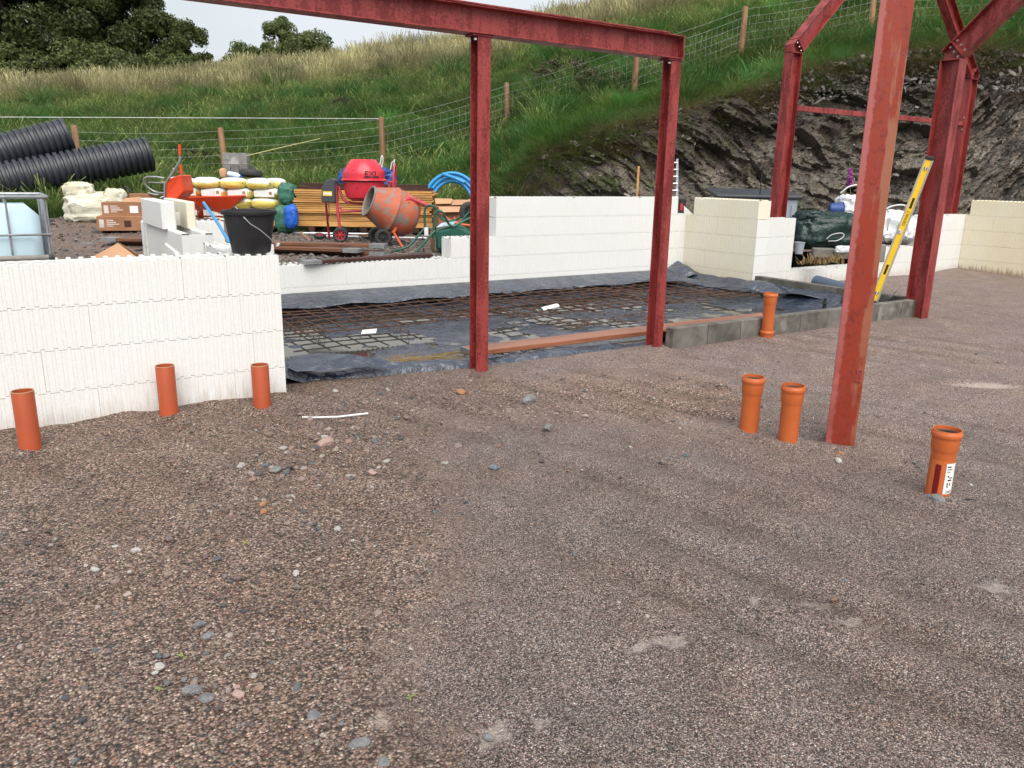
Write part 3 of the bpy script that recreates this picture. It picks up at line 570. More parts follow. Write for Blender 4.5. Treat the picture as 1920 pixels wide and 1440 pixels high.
def pebble(seed, sub_=1, flat=0.55):
    b = bmesh.new(); bmesh.ops.create_icosphere(b, subdivisions=sub_, radius=1.0); r = random.Random(seed)
    ax = [r.uniform(0.75, 1.3), r.uniform(0.6, 1.0), flat * r.uniform(0.8, 1.2)]
    for v in b.verts:
        d = np.array(v.co[:]); k_ = 1 + 0.34 * float(vnoise(n3(*(d * 1.3 + seed * 7)), seed)); k_ = min(k_, 1.02 / max(.35, max(abs(d[0] + .3 * d[1]), abs(d[1] - .25 * d[2]), abs(d[2] + .2 * d[0])))); v.co = Vector(d * k_ * ax)
    m = bpy.data.meshes.new('pebble'); b.to_mesh(m); b.free(); return m
PEB = [pebble(i, 1) for i in range(6)]
for m in PEB: m.materials.append(MAT['pebble'])
STONE = [pebble(40 + i, 2, 0.6) for i in range(8)]
pal = np.array([(0.24, 0.175, 0.15), (0.19, 0.14, 0.125), (0.30, 0.225, 0.195), (0.40, 0.33, 0.29), (0.12, 0.105, 0.10), (0.14, 0.15, 0.155), (0.33, 0.22, 0.175), (0.22, 0.18, 0.17), (0.08, 0.085, 0.095), (0.27, 0.155, 0.105), (0.17, 0.12, 0.10), (0.21, 0.15, 0.125), (0.25, 0.18, 0.15), (0.15, 0.11, 0.095), (0.45, 0.41, 0.37)])
n = 90000; X_ = rng.uniform(-2.6, 4.5, n); Y_ = 1.7 + 6.2 * rng.random(n) ** 0.9; px_, py_ = worldxy(X_, Y_)
keep = rng.random(n) < 0.06 + 0.94 * np.clip(coarseness(px_, py_) * (0.55 + 0.9 * fbm(n3(px_ * 2.5, py_ * 2.5), 55, 3)), 0, 1)
keep &= (py_ < -0.04) | ((px_ > 0.1) & (py_ < 0.12)); px_, py_ = px_[keep], py_[keep]; n = len(px_)
sz = np.exp(rng.normal(math.log(0.0037), 0.55, n)).clip(0.0018, 0.014)
pz_ = 0.012 * fbm(n3(px_ * 0.7, py_ * 0.7), 1, 3) + 0.007 * fbm(n3(px_ * 4, py_ * 4), 2, 3) - 0.004 + sz * 0.18
pz_ += 0.05 * np.exp(-np.clip(-py_, 0, 9) / 0.10) * (px_ < 0.03) * (0.6 + 0.5 * fbm(n3(px_ * 5, py_ * 5), 4, 2))
rot = np.stack([rng.normal(0, .25, n), rng.normal(0, .25, n), rng.uniform(0, 6.28, n)], 1)
scatter('loose_gravel', np.stack([px_, py_, pz_], 1), np.stack([sz] * 3, 1), rot, rng.integers(0, 6, n), pal[rng.integers(0, len(pal), n)] * rng.uniform(0.7, 1.2, (n, 1)), PEB, 'loose small gravel strewn over the pad', ground)

# larger stones that can be picked out one by one
k = NT('picked_stone'); oi = k.n('ObjectInfo'); cr = k.n('ValToRGB'); cr.color_ramp.interpolation = 'CONSTANT'; el = cr.color_ramp.elements
el[0].color = tuple(pal[0]) + (1,); el[1].position = 0.93; el[1].color = (0.42, 0.39, 0.36, 1)
for i_, c_ in enumerate(pal[[1, 2, 3, 5, 6, 7, 4, 2]]): x_ = el.new(0.1 + i_ * 0.1); x_.color = tuple(c_) + (1,)
k.l(oi.outputs['Random'], cr.inputs[0]); v = k.coords(); n1_ = k.noise(v, 1.6, 6); MAT['stone'] = k.out(k.mix(1.0, cr.outputs[0], k.rng(n1_, 0.3, 0.7, 0.65, 1.2), 'MULTIPLY'), 0.65, k.bump(k.noise(v, 3, 6), 0.5, 0.15), 0, 0.35)
MAT['stone_grey'] = simple('grey_stone', (0.24, 0.235, 0.235, 1), (0.15, 0.15, 0.155, 1), 1.2, 0.7, 0.5, 4, 0.1); MAT['stone_white'] = simple('white_stone', (0.46, 0.44, 0.41, 1), (0.37, 0.35, 0.325, 1), 1.0, 0.6, 0.4, 4, 0.1); MAT['stone_pink'] = simple('pink_stone', (0.42, 0.29, 0.26, 1), (0.34, 0.22, 0.19, 1), 1.0, 0.7, 0.4, 4, 0.1)
MAT['stone_blue'] = simple('blue_grey_stone', (0.17, 0.195, 0.235, 1), (0.12, 0.14, 0.17, 1), 1.0, 0.6, 0.4, 4, 0.1); MAT['stone_orange'] = simple('orange_shard', (0.34, 0.17, 0.085, 1), (0.27, 0.13, 0.06, 1), 1.0, 0.6, 0.3, 4, 0.1)
for m in STONE: m.materials.append(MAT['stone'])
SM = {}
def stone(px, py, r, mat=None, label=None, vi=None, flat=1.0):
    c = on(px, py, 'z', 0.0); vi = random.randrange(8) if vi is None else vi
    if mat:
        if (vi, mat) not in SM: SM[(vi, mat)] = STONE[vi].copy(); SM[(vi, mat)].materials.clear(); SM[(vi, mat)].materials.append(MAT[mat])
        me = SM[(vi, mat)]
    else: me = STONE[vi]
    r *= 1.3; o = put('stone', me, ground, (c[0], c[1], zpad(c[0], c[1]) + r * 0.2 * flat)); o.scale = (r, r, r * flat); o.rotation_euler = (random.gauss(0, .2), random.gauss(0, .2), random.uniform(0, 6.28))
    if label: o['label'] = label
    return o
for px, py, r, mt, lb in [(298, 1247, .013, 'stone_white', 'white half-round stone'), (290, 1258, .008, 'stone_white', None), (291, 1219, .008, 'stone_white', None), (360, 1292, .019, 'stone_grey', None), (387, 1307, .019, 'stone_grey', 'dark grey angular stone'), (345, 1270, .008, 'stone_grey', None), (366, 1272, .010, 'stone_grey', None), (447, 1298, .015, 'stone_pink', 'pink flat stone'), (443, 1284, .008, 'stone_pink', None),
                          (675, 1396, .019, 'stone_grey', 'pale grey wedge stone'), (588, 1340, .017, 'stone_grey', None), (640, 1356, .009, 'stone_grey', None), (717, 1431, .015, 'stone_grey', None), (915, 1381, .013, 'stone_grey', None), (373, 1170, .018, 'stone_grey', None), (390, 1190, .018, 'stone_grey', None), (926, 876, .020, 'stone_blue', 'blue-grey stone lying alone'), (494, 944, .018, 'stone_orange', None), (494, 958, .014, 'stone_orange', 'orange shard'),
                          (517, 881, .026, 'stone_grey', None), (633, 990, .014, 'stone_white', None), (555, 1071, .013, 'stone_white', None), (178, 1066, .013, 'stone_white', None), (254, 1030, .013, 'stone_white', None), (216, 1024, .012, 'stone_white', None), (243, 1070, .010, 'stone_white', None), (865, 736, .03, 'stone_orange', None), (992, 752, .045, 'stone_grey', None), (1028, 803, .035, 'stone_grey', None), (698, 886, .022, 'stone_pink', None), (610, 830, .03, 'stone_pink', None), (1752, 940, .034, 'stone_grey', 'grey stone at the foot of the labelled pipe'), (1585, 1090, .014, 'stone_blue', None), (1820, 910, .012, 'stone_white', None), (1572, 866, .02, 'stone_white', None), (1575, 852, .016, 'stone_orange', None)]:
    stone(px, py, r, mt, lb)
for i in range(210):
    a = random.random()
    if a < 0.3: s_ = random.random(); px, py = 640 - 150 * math.sin(s_ * 3.0) + random.gauss(0, 26), 820 + 185 * s_ + random.gauss(0, 14)
    elif a < 0.5: px, py = 690 + random.gauss(0, 90), 860 + random.gauss(0, 45)
    elif a < 0.8: px, py = random.uniform(0, 620), random.uniform(980, 1440)
    else: px, py = random.uniform(500, 1300), random.uniform(730, 880)
    stone(px, py, random.uniform(0.0065, 0.013) * (1.5 if py < 900 else 1.0) * (0.75 if py > 1300 else 1))
for i in range(120):                                # stones heaped round the pipe feet
    bx_, by_ = random.choice([(1403, 812), (1476, 832), (1574, 838), (57, 842), (318, 784), (1755, 935)]); stone(bx_ + random.gauss(0, 24), by_ + random.gauss(2, 5), random.uniform(0.004, 0.010))
# ------------------------------------------------------------------ grass
def tuft(n, h, spread, lean, wid, seed, seg=3, head=0.0):
    r = np.random.default_rng(seed); V = []; Fc = []; T = []
    for i in range(n):
        a = r.uniform(0, 6.283); ro = spread * math.sqrt(r.random()); b = np.array([ro * math.cos(a), ro * math.sin(a), -0.03]); da = a + r.normal(0, .5)
        hh = h * r.uniform(.55, 1.1); ln = lean * r.uniform(.2, 1.3) * hh; dv = np.array([math.cos(da), math.sin(da), 0]); sd_ = np.array([-math.sin(da + r.normal(0, .8)), math.cos(da + r.normal(0, .8)), 0]); wv = wid * r.uniform(.6, 1.2); o = len(V)
        for k_ in range(seg + 1):
            t = k_ / seg; p = b + dv * ln * t ** 1.8 + UZ * hh * (t - 0.28 * lean * t * t); ww = wv * (1 - t * 0.85) if not head or t < 0.7 else wv * (1 + head)
            V += [p - sd_ * ww / 2, p + sd_ * ww / 2]; T += [t, t]
        Fc += [(o + 2 * k_, o + 2 * k_ + 1, o + 2 * k_ + 3, o + 2 * k_ + 2) for k_ in range(seg)]
    return npmesh('tuft', np.array(V), np.array(Fc), None, False, {'tip': T})
GR = [tuft(80, .30, .15, .9, .0065, 1), tuft(70, .36, .16, 1.1, .006, 2), tuft(90, .20, .18, .8, .008, 3), tuft(80, .15, .20, .7, .009, 4),      # green
      tuft(30, .60, .14, .55, .006, 5, 3, .8), tuft(26, .72, .15, .5, .006, 6, 3, 1.0), tuft(40, .46, .16, .8, .006, 7, 3, .5),                # pale seeding stems
      tuft(80, .15, .22, 1.6, .010, 8), tuft(190, .62, .26, .75, .008, 9), tuft(170, .5, .24, .9, .008, 10), tuft(34, 1.0, .2, .28, .0075, 12, 4, 1.4)]                                                                                                        # brown thatch
for m in GR: m.materials.append(MAT['blade'])
n = 70000; u_ = rng.uniform(-0.78, 0.80, n); Y_ = 13.2 + (44.5 - 13.2) * rng.random(n) ** 1.25; keep = rng.random(n) < np.clip(0.25 + Y_ / 40, 0, 1); u_, Y_ = u_[keep], Y_[keep]
ykx, _ = yk_zk(u_); keep = (Y_ > ykx + np.where(u_ > U_ROCK + .03, 0.25, -0.5)) & (Y_ < 44); u_, Y_ = u_[keep], Y_[keep]; gx_, gy_ = worldxy(u_ * Y_, Y_); n = len(gx_)
gz_ = zland(gx_, gy_); pa = fbm(n3(gx_ * .16, gy_ * .16), 61, 3); pb = fbm(n3(gx_ * .6, gy_ * .6), 62, 3); pc = fbm(n3(gx_ * .3, gy_ * .3), 63, 3)
crest = np.clip((Y_ - np.interp(u_, [-.7, 0, .2, .5], [31, 30, 27, 30])) / 6, 0, 1); paler = np.clip(0.05 + 0.42 * crest + 0.18 * (pb > 0.2) + 0.05 * (pa > 0), 0, 0.55)
bare = (pc > 0.22) & (rng.random(n) < 0.7) & (crest < .6)
r_ = rng.random(n); vi = rng.integers(0, 4, n); vi = np.where(r_ < paler, 4 + rng.integers(0, 3, n), vi); vi = np.where((r_ > 0.90) & (pc > 0.05), 7, vi); tus = (rng.random(n) < .035) & (crest < .8); vi = np.where(tus, 8 + rng.integers(0, 2, n), vi); st_ = (crest > .75) & (rng.random(n) < .30) & (u_ < .3); vi = np.where(st_, 10, vi)
ok = ~bare; gx_, gy_, gz_, vi, pa, pb, crest, Y_ = [a[ok] for a in (gx_, gy_, gz_, vi, pa, pb, crest, Y_)]; n = len(gx_)
green = np.array([0.046, 0.106, 0.023]); g2 = np.array([0.092, 0.165, 0.038]); pale = np.array([0.25, 0.25, 0.13]); brown = np.array([0.10, 0.062, 0.028])
mixv = np.clip(0.5 + pb * 1.3 + rng.normal(0, .25, n), 0, 1)[:, None]; col = green * (1 - mixv) + g2 * mixv; col = np.where(((vi >= 4) & (vi < 7))[:, None], (np.array([.15, .19, .07]) * (1 - crest[:, None]) + pale * crest[:, None]) * rng.uniform(.7, 1.15, (n, 1)) * (1 - .25 * mixv) + green * .15, col); col = np.where((vi == 7)[:, None], brown, col); col = np.where(((vi == 8) | (vi == 9))[:, None], np.array([.036, .115, .030]) * rng.uniform(.8, 1.6, (n, 1)), col); col = np.where((vi == 10)[:, None], np.array([.27, .265, .175]) * rng.uniform(.6, 1.1, (n, 1)), col)
col = col * (1 + 0.22 * crest[:, None] * np.array([1.0, 0.92, 0.8])) * rng.uniform(.65, 1.3, (n, 1)) * np.clip(1 + .6 * fbm(n3(gx_ * .9, gy_ * .9), 77, 2), .5, 1.5)[:, None]
s_ = rng.uniform(.65, 1.2, n) * (1 + 0.12 * pa) * np.where((vi < 4) & (crest > .5), .8, 1); s_ *= np.where((vi < 4), 1 + .45 * np.clip((19 - Y_) / 4, 0, 1), 1)
scatter('hillside_grass', np.stack([gx_, gy_, gz_ - .01], 1), np.stack([s_ * 1.15, s_ * 1.15, s_], 1), np.stack([rng.normal(0, .12, n), rng.normal(0, .12, n), rng.uniform(0, 6.28, n)], 1), vi, col, GR, 'rough green grass with pale seed stems covering the hillside')

# rush clumps that stand out of the grass
RU = [tuft(260, .95, .20, .66, .009, 20 + i, 4) for i in range(3)]
for m in RU: m.materials.append(MAT['rush'])
RC = [(75, 200, 1), (140, 205, 1.1), (60, 232, .8), (205, 212, .9), (262, 218, .8), (350, 183, .8), (330, 215, .8), (395, 190, .9), (520, 172, 1.3), (548, 160, 1.0), (470, 195, .9), (585, 215, .9), (640, 232, .9), (700, 215, .8), (735, 180, .8), (845, 150, 1.2), (905, 128, .9), (1000, 180, 1.0), (1060, 108, 1.0), (1105, 128, 1.2), (1180, 100, .9), (870, 250, 1.1), (760, 270, 1.0), (1060, 215, 1.0), (1330, 170, 1.1), (1280, 195, 1.0), (1420, 98, 1.0), (1555, 95, .9), (1760, 75, 1.0), (1895, 60, 1.0), (660, 265, .9), (820, 300, .9), (480, 300, 1.1), (560, 290, 1.0)]
REF = [(110, 'the black culvert pipes'), (330, 'the upright orange barrow'), (470, 'the sacks and grey blocks'), (640, 'the timber stack'), (800, 'the orange mixer and blue coil'), (960, 'the right side of post one'), (1130, 'the white back wall'), (1330, 'the rock left of the far portal'), (1560, 'the gable portal'), (1830, 'the right end of the rock')]
ORD = ('highest', 'second highest', 'third highest', 'fourth highest', 'fifth highest', 'sixth highest', 'lowest')
near = lambda px: min(REF, key=lambda r_: abs(r_[0] - px))[1]
for i, (px, py, s_) in enumerate(RC):
    rank = sorted(p_[1] + p_[0] * 1e-4 for p_ in RC if near(p_[0]) == near(px)).index(py + px * 1e-4)
    p, t_ = hit(px, py); o = put('rush_clump', RU[i % 3], None, (p[0], p[1], zland(p[0], p[1])), random.uniform(0, 6)); s_ *= 1.15 * (1 + .02 * (t_ - 18)); o.scale = (s_ * 1.1, s_ * 1.1, s_ * .8)
    tag(o, 'dark green rush clump, %s of those above %s' % (ORD[rank], near(px)), 'rush clump', 'rush clumps on the hillside')

# ------------------------------------------------------------------ trees on the skyline
def crown_mesh(name, R_, H_, nleaf, seed, mat, leaf=.15):
    r = np.random.default_rng(seed); nc = 40; cl = []
    for i in range(nc):
        a = r.uniform(0, 6.283); hh = r.uniform(.12, 1); rr = R_ * (1 - ((hh - .42) / .62) ** 2) ** .5 * r.uniform(.45, .95) if abs(hh - .42) < .6 else 0; cl.append((rr * math.cos(a), rr * math.sin(a), hh * H_, R_ * r.uniform(.14, .36)))
    cl = np.array(cl); ci = r.integers(0, nc, nleaf); d = r.normal(0, 1, (nleaf, 3)); d /= np.linalg.norm(d, axis=1)[:, None]
    rad = cl[ci, 3] * r.uniform(.45, 1.12, nleaf) ** .7; c = cl[ci, :3] + d * rad[:, None] * np.array([1, 1, .85]); c[:, 2] = np.maximum(c[:, 2], .05)
    nrm = d + r.normal(0, .7, (nleaf, 3)); nrm /= np.linalg.norm(nrm, axis=1)[:, None]; e = np.cross(nrm, r.normal(0, 1, (nleaf, 3))); e /= np.linalg.norm(e, axis=1)[:, None]; g = np.cross(nrm, e)
    L = leaf * r.uniform(.6, 1.3, nleaf)[:, None]; V = np.stack([c - e * L, c + g * L * .5, c + e * L, c - g * L * .5], 1).reshape(-1, 3); Fq = np.arange(nleaf * 4).reshape(-1, 4)
    tip = np.repeat(np.clip(r.random(nleaf) * .7 + (ci % 5) / 5 * .4, 0, 1), 4)
    return npmesh(name, V, Fq, mat, False, {'tip': tip})
CRM = {'a': crown_mesh('crown', 2.6, 6.4, 38000, 3, MAT['leaf'], .085), 'b': crown_mesh('crown', 2.4, 6.0, 34000, 4, MAT['leaf'], .085), 'c': crown_mesh('crown', 1.25, 3.0, 9500, 5, MAT['leaf_light'], .07), 'd': crown_mesh('crown', 1.5, 1.9, 9500, 6, MAT['leaf_light'], .07)}
def trunk_mesh(h, r, seed):
    rd = random.Random(seed); b = MB(); pts = [np.array([0, 0, -.4])]
    for i in range(6): pts.append(pts[-1] + np.array([rd.gauss(0, .08), rd.gauss(0, .08), h / 5.5]))
    b.tube(pts, [r * (1 - i / 8) for i in range(7)], 7)
    for i in range(7):
        s_ = pts[rd.randrange(2, 6)]; a = rd.uniform(0, 6.28); l_ = h * rd.uniform(.25, .45); e = s_ + np.array([math.cos(a) * l_, math.sin(a) * l_, l_ * .8]); b.tube([s_, (s_ + e) / 2 + np.array([0, 0, -.05 * h]), e], [r * .4, r * .28, r * .1], 5)
    return b.mesh('trunk', MAT['bark'], 60)
TRM = {'a': trunk_mesh(5, .16, 1), 'b': trunk_mesh(4.8, .15, 2), 'c': trunk_mesh(2.4, .07, 3), 'd': trunk_mesh(1.3, .05, 4)}
for px, Yd, kd, s_, lb in [(-70, 46, 'a', 1.45, 'broad dark tree at the very left edge of the skyline'), (30, 44, 'b', 1.4, 'dark leafy tree, second from the left on the skyline'), (110, 47, 'a', 1.5, 'tallest dark tree in the group at upper left'), (178, 45, 'b', 1.42, 'dark rounded tree at the right end of the tall group'), (236, 46, 'b', 1.0, 'lower dark tree sloping down beside the tall group'), (70, 43, 'd', 1.5, 'low bush filling the gap under the tall trees'), (-10, 42, 'd', 1.3, 'low pale green bush beneath the tall trees at left edge'), (150, 43, 'd', 1.3, 'low dark bush at the foot of the tallest tree'), (215, 43, 'd', 1.2, 'low dark bush at the foot of the rounded tree'), (312, 46, 'c', 1.25, 'small light green tree beside the tall dark group'), (360, 46, 'c', 1.12, 'slender feathery small tree left of the open sky gap'),
                           (336, 45, 'd', 1.0, 'low bush between the two small skyline trees'), (288, 45, 'd', 1.1, 'low bush left of the small light green tree'), (418, 46, 'd', .85, 'smallest low bush at the foot of the sky gap'), (468, 46, 'd', 1.15, 'low spreading bush left of the round skyline bush'), (528, 45, 'c', 1.02, 'left of two round bushes standing on the ridge'), (575, 45, 'd', 1.3, 'right of two round bushes standing on the ridge')]:
    u0 = um(px, 130)[0]; wx, wy = worldxy(u0 * Yd, Yd); t = thing('tree', lb, 'tree' if kd != 'd' else 'bush', (wx, wy, zland(*worldxy(u0 * 39.5, 39.5), False) - .3), random.uniform(0, 6)); t.scale = (s_, s_, s_)
    put('trunk', TRM[kd], t); put('crown', CRM[kd], t, (0, 0, .15 if kd == 'd' else .5))

# ------------------------------------------------------------------ stock fence up the slope
fence = thing('fence', 'wire stock fence on timber posts climbing the hillside', 'fence')
pm = [MB().lathe([(.0, -.4), (.075, -.4), (.07, 1.18), (.055, 1.22), (0, 1.22)], n=9).mesh('post', MAT['wood_post'], 40)]
FP = []
for px, py in [(-420, 360), (152, 342), (424, 336), (718, 312), (952, 240), (1188, 178), (1389, 106), (1632, 62), (1960, 40)]:
    p, t_ = hit(px, py, 13.5); p[2] = zland(p[0], p[1]); FP.append(p); o = put('post', pm[0], fence, p); o.rotation_euler = (random.gauss(0, .04), random.gauss(0, .04), random.uniform(0, 6)); o.scale = (1, 1, random.uniform(.92, 1.05))
for h_ in (0.18, 0.36, 0.54, 0.72, 0.9, 1.08):
    pts = []
    for a, b in zip(FP[:-1], FP[1:]):
        for s_ in np.linspace(0, 1, 6)[:-1]: q = a * (1 - s_) + b * s_; q = q + UZ * (h_ - .05 * math.sin(math.pi * s_)); pts.append(q + FH * -.05)
    pts.append(FP[-1] + UZ * h_); MB().tube(pts, .003, 4).build('wire', MAT['fence_wire'], fence)
b = MB()
for a, c in zip(FP[3:-1], FP[4:]):
    for s_ in np.arange(0.04, 1, .05): q = a * (1 - s_) + c * s_; b.box(q + UZ * (.52 - .05 * math.sin(math.pi * s_)) - FH * .05, (.003, .003, .72))
o = b.build('stay_wires', MAT['fence_wire'], fence); o['kind'] = 'stuff'
top3 = FP[3] + UZ * 1.1
tag(MB().tube([at(-250, 219, 16.0), at(0, 219.5, 16.2), at(400, 221, 16.6), top3], .0065, 5).build('guide_cord', MAT['cord']), 'taut white cord tied to the fence post top at left', 'cord')
tag(MB().tube([at(462, 292, 13.4), at(530, 276, 14.5), at(600, 260, 16)], .007, 5).build('string_line', MAT['cord_yellow']), 'slack yellow string running from the grey blocks to the fence', 'string')

# ------------------------------------------------------------------ loose slabs and scree on the rock face
ROC = [pebble(80 + i, 1, .42) for i in range(6)]
for m in ROC: m.materials.append(MAT['pebble'])
n = 7500; u_ = rng.uniform(U_ROCK + .06, .80, n); tt, (yk_, zk_) = yt(u_), yk_zk(u_); b_ = np.where(rng.random(n) < .6, rng.uniform(.78, 1.12, n), rng.uniform(0, .85, n)); keep = rng.random(n) < np.where(b_ > .78, np.interp(u_, [.1, .28, .4, .7], [.1, .3, .9, 1]), .12); u_, b_, tt, yk_, zk_ = [a[keep] for a in (u_, b_, tt, yk_, zk_)]; n = len(u_)
Yq = tt + (yk_ - tt) * np.minimum(b_, 1) ** 1.15 + np.maximum(b_ - 1, 0) * 3 - .10 - .22 * (b_ < .8); zq = .40 + (zk_ - .40) * np.minimum(b_, 1) + np.maximum(b_ - 1, 0) * .7 + .03; wx, wy = worldxy(u_ * Yq, Yq); sz = np.exp(rng.normal(math.log(.03), .5, n)).clip(.012, .12)
scatter('loose_scree', np.stack([wx, wy, zq], 1), np.stack([sz * 1.4, sz, sz * .55], 1), np.stack([rng.normal(.5, .5, n), rng.normal(0, .5, n), rng.uniform(0, 6.28, n)], 1), rng.integers(0, 6, n), np.array([.20, .18, .165]) * rng.uniform(.35, 1.7, (n, 1)), ROC, 'loose slate fragments lying along the top of the cutting', rockface)

n = 7000; u_ = rng.uniform(-.66, .1, n); Y_ = rng.uniform(8.6, 14.5, n); wx, wy = worldxy(u_ * Y_, Y_); keep = (wy > 4.0) & (rng.random(n) < .35 + .65 * (u_ > -.3)); wx, wy = wx[keep], wy[keep]; n = len(wx); sz = np.exp(rng.normal(math.log(.021), .45, n)).clip(.008, .06)
scatter('yard_stones', np.stack([wx, wy, zland(wx, wy) + sz * .2], 1), np.stack([sz] * 3, 1), np.stack([rng.normal(0, .4, n), rng.normal(0, .4, n), rng.uniform(0, 6.28, n)], 1), rng.integers(0, 6, n), np.array([.15, .138, .13]) * rng.uniform(.5, 1.7, (n, 1)), ROC, 'coarse grey stones scattered over the yard', yard)

# heather bushes on the slope and dead stems hanging over the edge of the cutting
HB = crown_mesh('foliage', .55, .55, 2600, 17, None, .035); k = NT('heather_leaf'); a_ = k.n('Attribute', attribute_name='tip').outputs['Fac']; HB.materials.append(k.out(k.mix(a_, (0.035, 0.026, 0.014, 1), (0.075, 0.075, 0.028, 1)), .8))
for px, py, s_, lb in ((1055, 158, 1.2, 'dark brown heather bush above the wire fence, the larger left one'), (1130, 172, 1.0, 'dark brown heather bush just left of the second post'), (1085, 130, .7, 'small heather bush above two larger ones'), (640, 205, .8, 'low heather bush amid moss in the middle of the hillside'), (370, 305, .7, 'leafy low bush beside the upright barrow handles'), (180, 290, .6, 'small bush beyond the black culvert pipes')):
    p, t_ = hit(px, py); t = thing('heather_bush', lb, 'bush', (p[0], p[1], zland(p[0], p[1]) - .1), random.uniform(0, 6)); t.scale = (s_ * 1.5, s_ * 1.2, s_); put('foliage', HB, t)
ST = [tuft(26, .34, .14, 2.4, .007, 31), tuft(22, .28, .16, 2.8, .006, 32)]
for m in ST: m.materials.append(MAT['blade'])
n = 1500; u_ = rng.uniform(U_ROCK - .01, .8, n); yk_, zk_ = yk_zk(u_); Yq = yk_ + rng.normal(-.05, .14, n); wx, wy = worldxy(u_ * Yq, Yq); zz = zland(wx, wy)
scatter('overhanging_stems', np.stack([wx, wy, zz + .02], 1), np.stack([rng.uniform(.7, 1.3, n)] * 3, 1), np.stack([rng.normal(0, .2, n), rng.normal(0, .2, n), rng.uniform(0, 6.28, n)], 1), rng.integers(0, 2, n), np.where(rng.random((n, 1)) < .55, np.array([[.17, .125, .07]]), np.array([[.06, .10, .025]])) * rng.uniform(.6, 1.3, (n, 1)), ST, 'dead stems and roots hanging over the edge of the cutting')
# ------------------------------------------------------------------ foam block walls
BH, BT = 0.25, 0.25; PT = 0.06; Z0 = -0.05
_bm = {}
def block_mesh(L, mat, cap=(False, False), T=BT):
    key = (round(L, 3), mat, cap, T)
    if key in _bm: return _bm[key]
    g = 0.0013; P, Q = 0.05, 1 / 15; gv = .0005; bp = {gv, L - gv}
    for i in range(int(L / P) + 2):
        for a in (0, .004, .019, .023): bp.add(i * P + a)
    for i in range(int(L / Q) + 2):
        for a in (0, .022): bp.add(i * Q + a)
    bp = sorted(x for x in bp if gv <= x <= L - gv); out = [bp[0]]
    for x in bp[1:]:
        if x - out[-1] > 0.0008: out.append(x)
    bp = out; b = MB(); prev = None
    for xa, xb in zip(bp[:-1], bp[1:]):
        xm = (xa + xb) / 2; th = (xm % Q) < .022; ph = xm % P; gr = 0.0024 if (ph < .004 or .019 < ph < .023) else 0.0
        zt = BH - g + (0.012 if th else 0.0); zb = g + (0.012 if th else 0.0)
        for sgn in (0, 1):
            yo = gr if sgn == 0 else T - gr; yi = PT if sgn == 0 else T - PT
            v = [(xa, yo, zb), (xb, yo, zb), (xb, yo, zt), (xa, yo, zt), (xa, yi, zb), (xb, yi, zb), (xb, yi, zt), (xa, yi, zt)]
            f = [(0, 1, 2, 3), (3, 2, 6, 7), (5, 4, 7, 6)]
            if sgn: f = [tuple(reversed(q)) for q in f]
            b.add(v, f)
            if prev is not None:
                pg, pzt = prev
                if pg != gr: y2 = pg if sgn == 0 else T - pg; b.add([(xa, yo, zb), (xa, y2, zb), (xa, y2, zt), (xa, yo, zt)], [(0, 1, 2, 3)])
                if pzt != zt: b.add([(xa, yo, min(zt, pzt)), (xa, yi, min(zt, pzt)), (xa, yi, max(zt, pzt)), (xa, yo, max(zt, pzt))], [(0, 1, 2, 3)])
        prev = (gr, zt)
    for x, s_ in ((gv, -1), (L - gv, 1)):
        for ya, yb in ((0, PT), (T - PT, T)): b.add([(x, ya, g), (x, yb, g), (x, yb, BH - g), (x, ya, BH - g)], [(0, 1, 2, 3)])
    nweb = max(1, int(L / .3))
    for i in range(nweb): x = L * (i + .5) / nweb; b.box((x, T / 2, BH / 2 - .02), (.035, T - 2 * PT + .002, BH - .06))
    if cap[0]: b.box((.032, T / 2, BH / 2), (.056, T - 2 * PT + .002, BH - 2 * g - .004))
    if cap[1]: b.box((L - .032, T / 2, BH / 2), (.056, T - 2 * PT + .002, BH - 2 * g - .004))
    _bm[key] = b.mesh('block', MAT[mat], norm=False); return _bm[key]
def foam_wall(label, axis, org, courses, mat='foam', name='foam_block_wall', cuts=None, L0=1.2):
    # courses: (course index, start, end) along the axis, org = fixed coordinate of the face nearest the camera (axis x) or of the right face (axis y)
    t = thing(name, label, 'wall', (courses[0][1] if axis == 'x' else org, org if axis == 'x' else courses[0][1], Z0), 0 if axis == 'x' else math.pi / 2)
    base = courses[0][1]
    for ci, s, e in courses:
        if cuts and ci in cuts: js = [s] + [c for c in cuts[ci] if s < c < e] + [e]
        else:
            off = (0.45, 0.95, 0.25, 0.7, 0.1)[ci % 5]; js = [s] + [x for x in (s + off + k_ * L0 for k_ in range(-1, 20)) if s + .12 < x < e - .12] + [e]
        rq = lambda x: base + round((x - base) * 15) / 15
        js = [rq(js[0])] + sorted({rq(x) for x in js[1:-1]}) + [js[-1]]; s, e = js[0], js[-1]
        for a, c in zip(js[:-1], js[1:]):
            L = round(c - a, 3); caps = (abs(a - s) < 1e-6, abs(c - e) < 1e-6)
            put('block', block_mesh(L, mat, caps), t, (a - base, 0, ci * BH))
    return t
JC = {0: [-3.53, -2.33, -1.13, -.31], 1: [-3.82, -2.62, -1.42, -.22], 2: [-3.5, -2.32, -1.12, -.25], 3: [-3.01, -1.81, -.61, -.31]}
foam_wall('long white foam block wall in the left foreground, four courses high', 'x', 0.0, [(i, -4.4, 0.0) for i in range(4)], 'foam', cuts=JC)
foam_wall('short white foam return running back from under the black bucket', 'y', 0.0, [(i, .252, .78) for i in range(4)])
foam_wall('white foam door pier behind the black bucket', 'x', .782, [(i, -.25, .2) for i in range(4)])
t = foam_wall('white foam return wall with a hollow half-laid block on top', 'y', 0.02, [(i, 1.93, 3.705) for i in range(4)], 'foam')
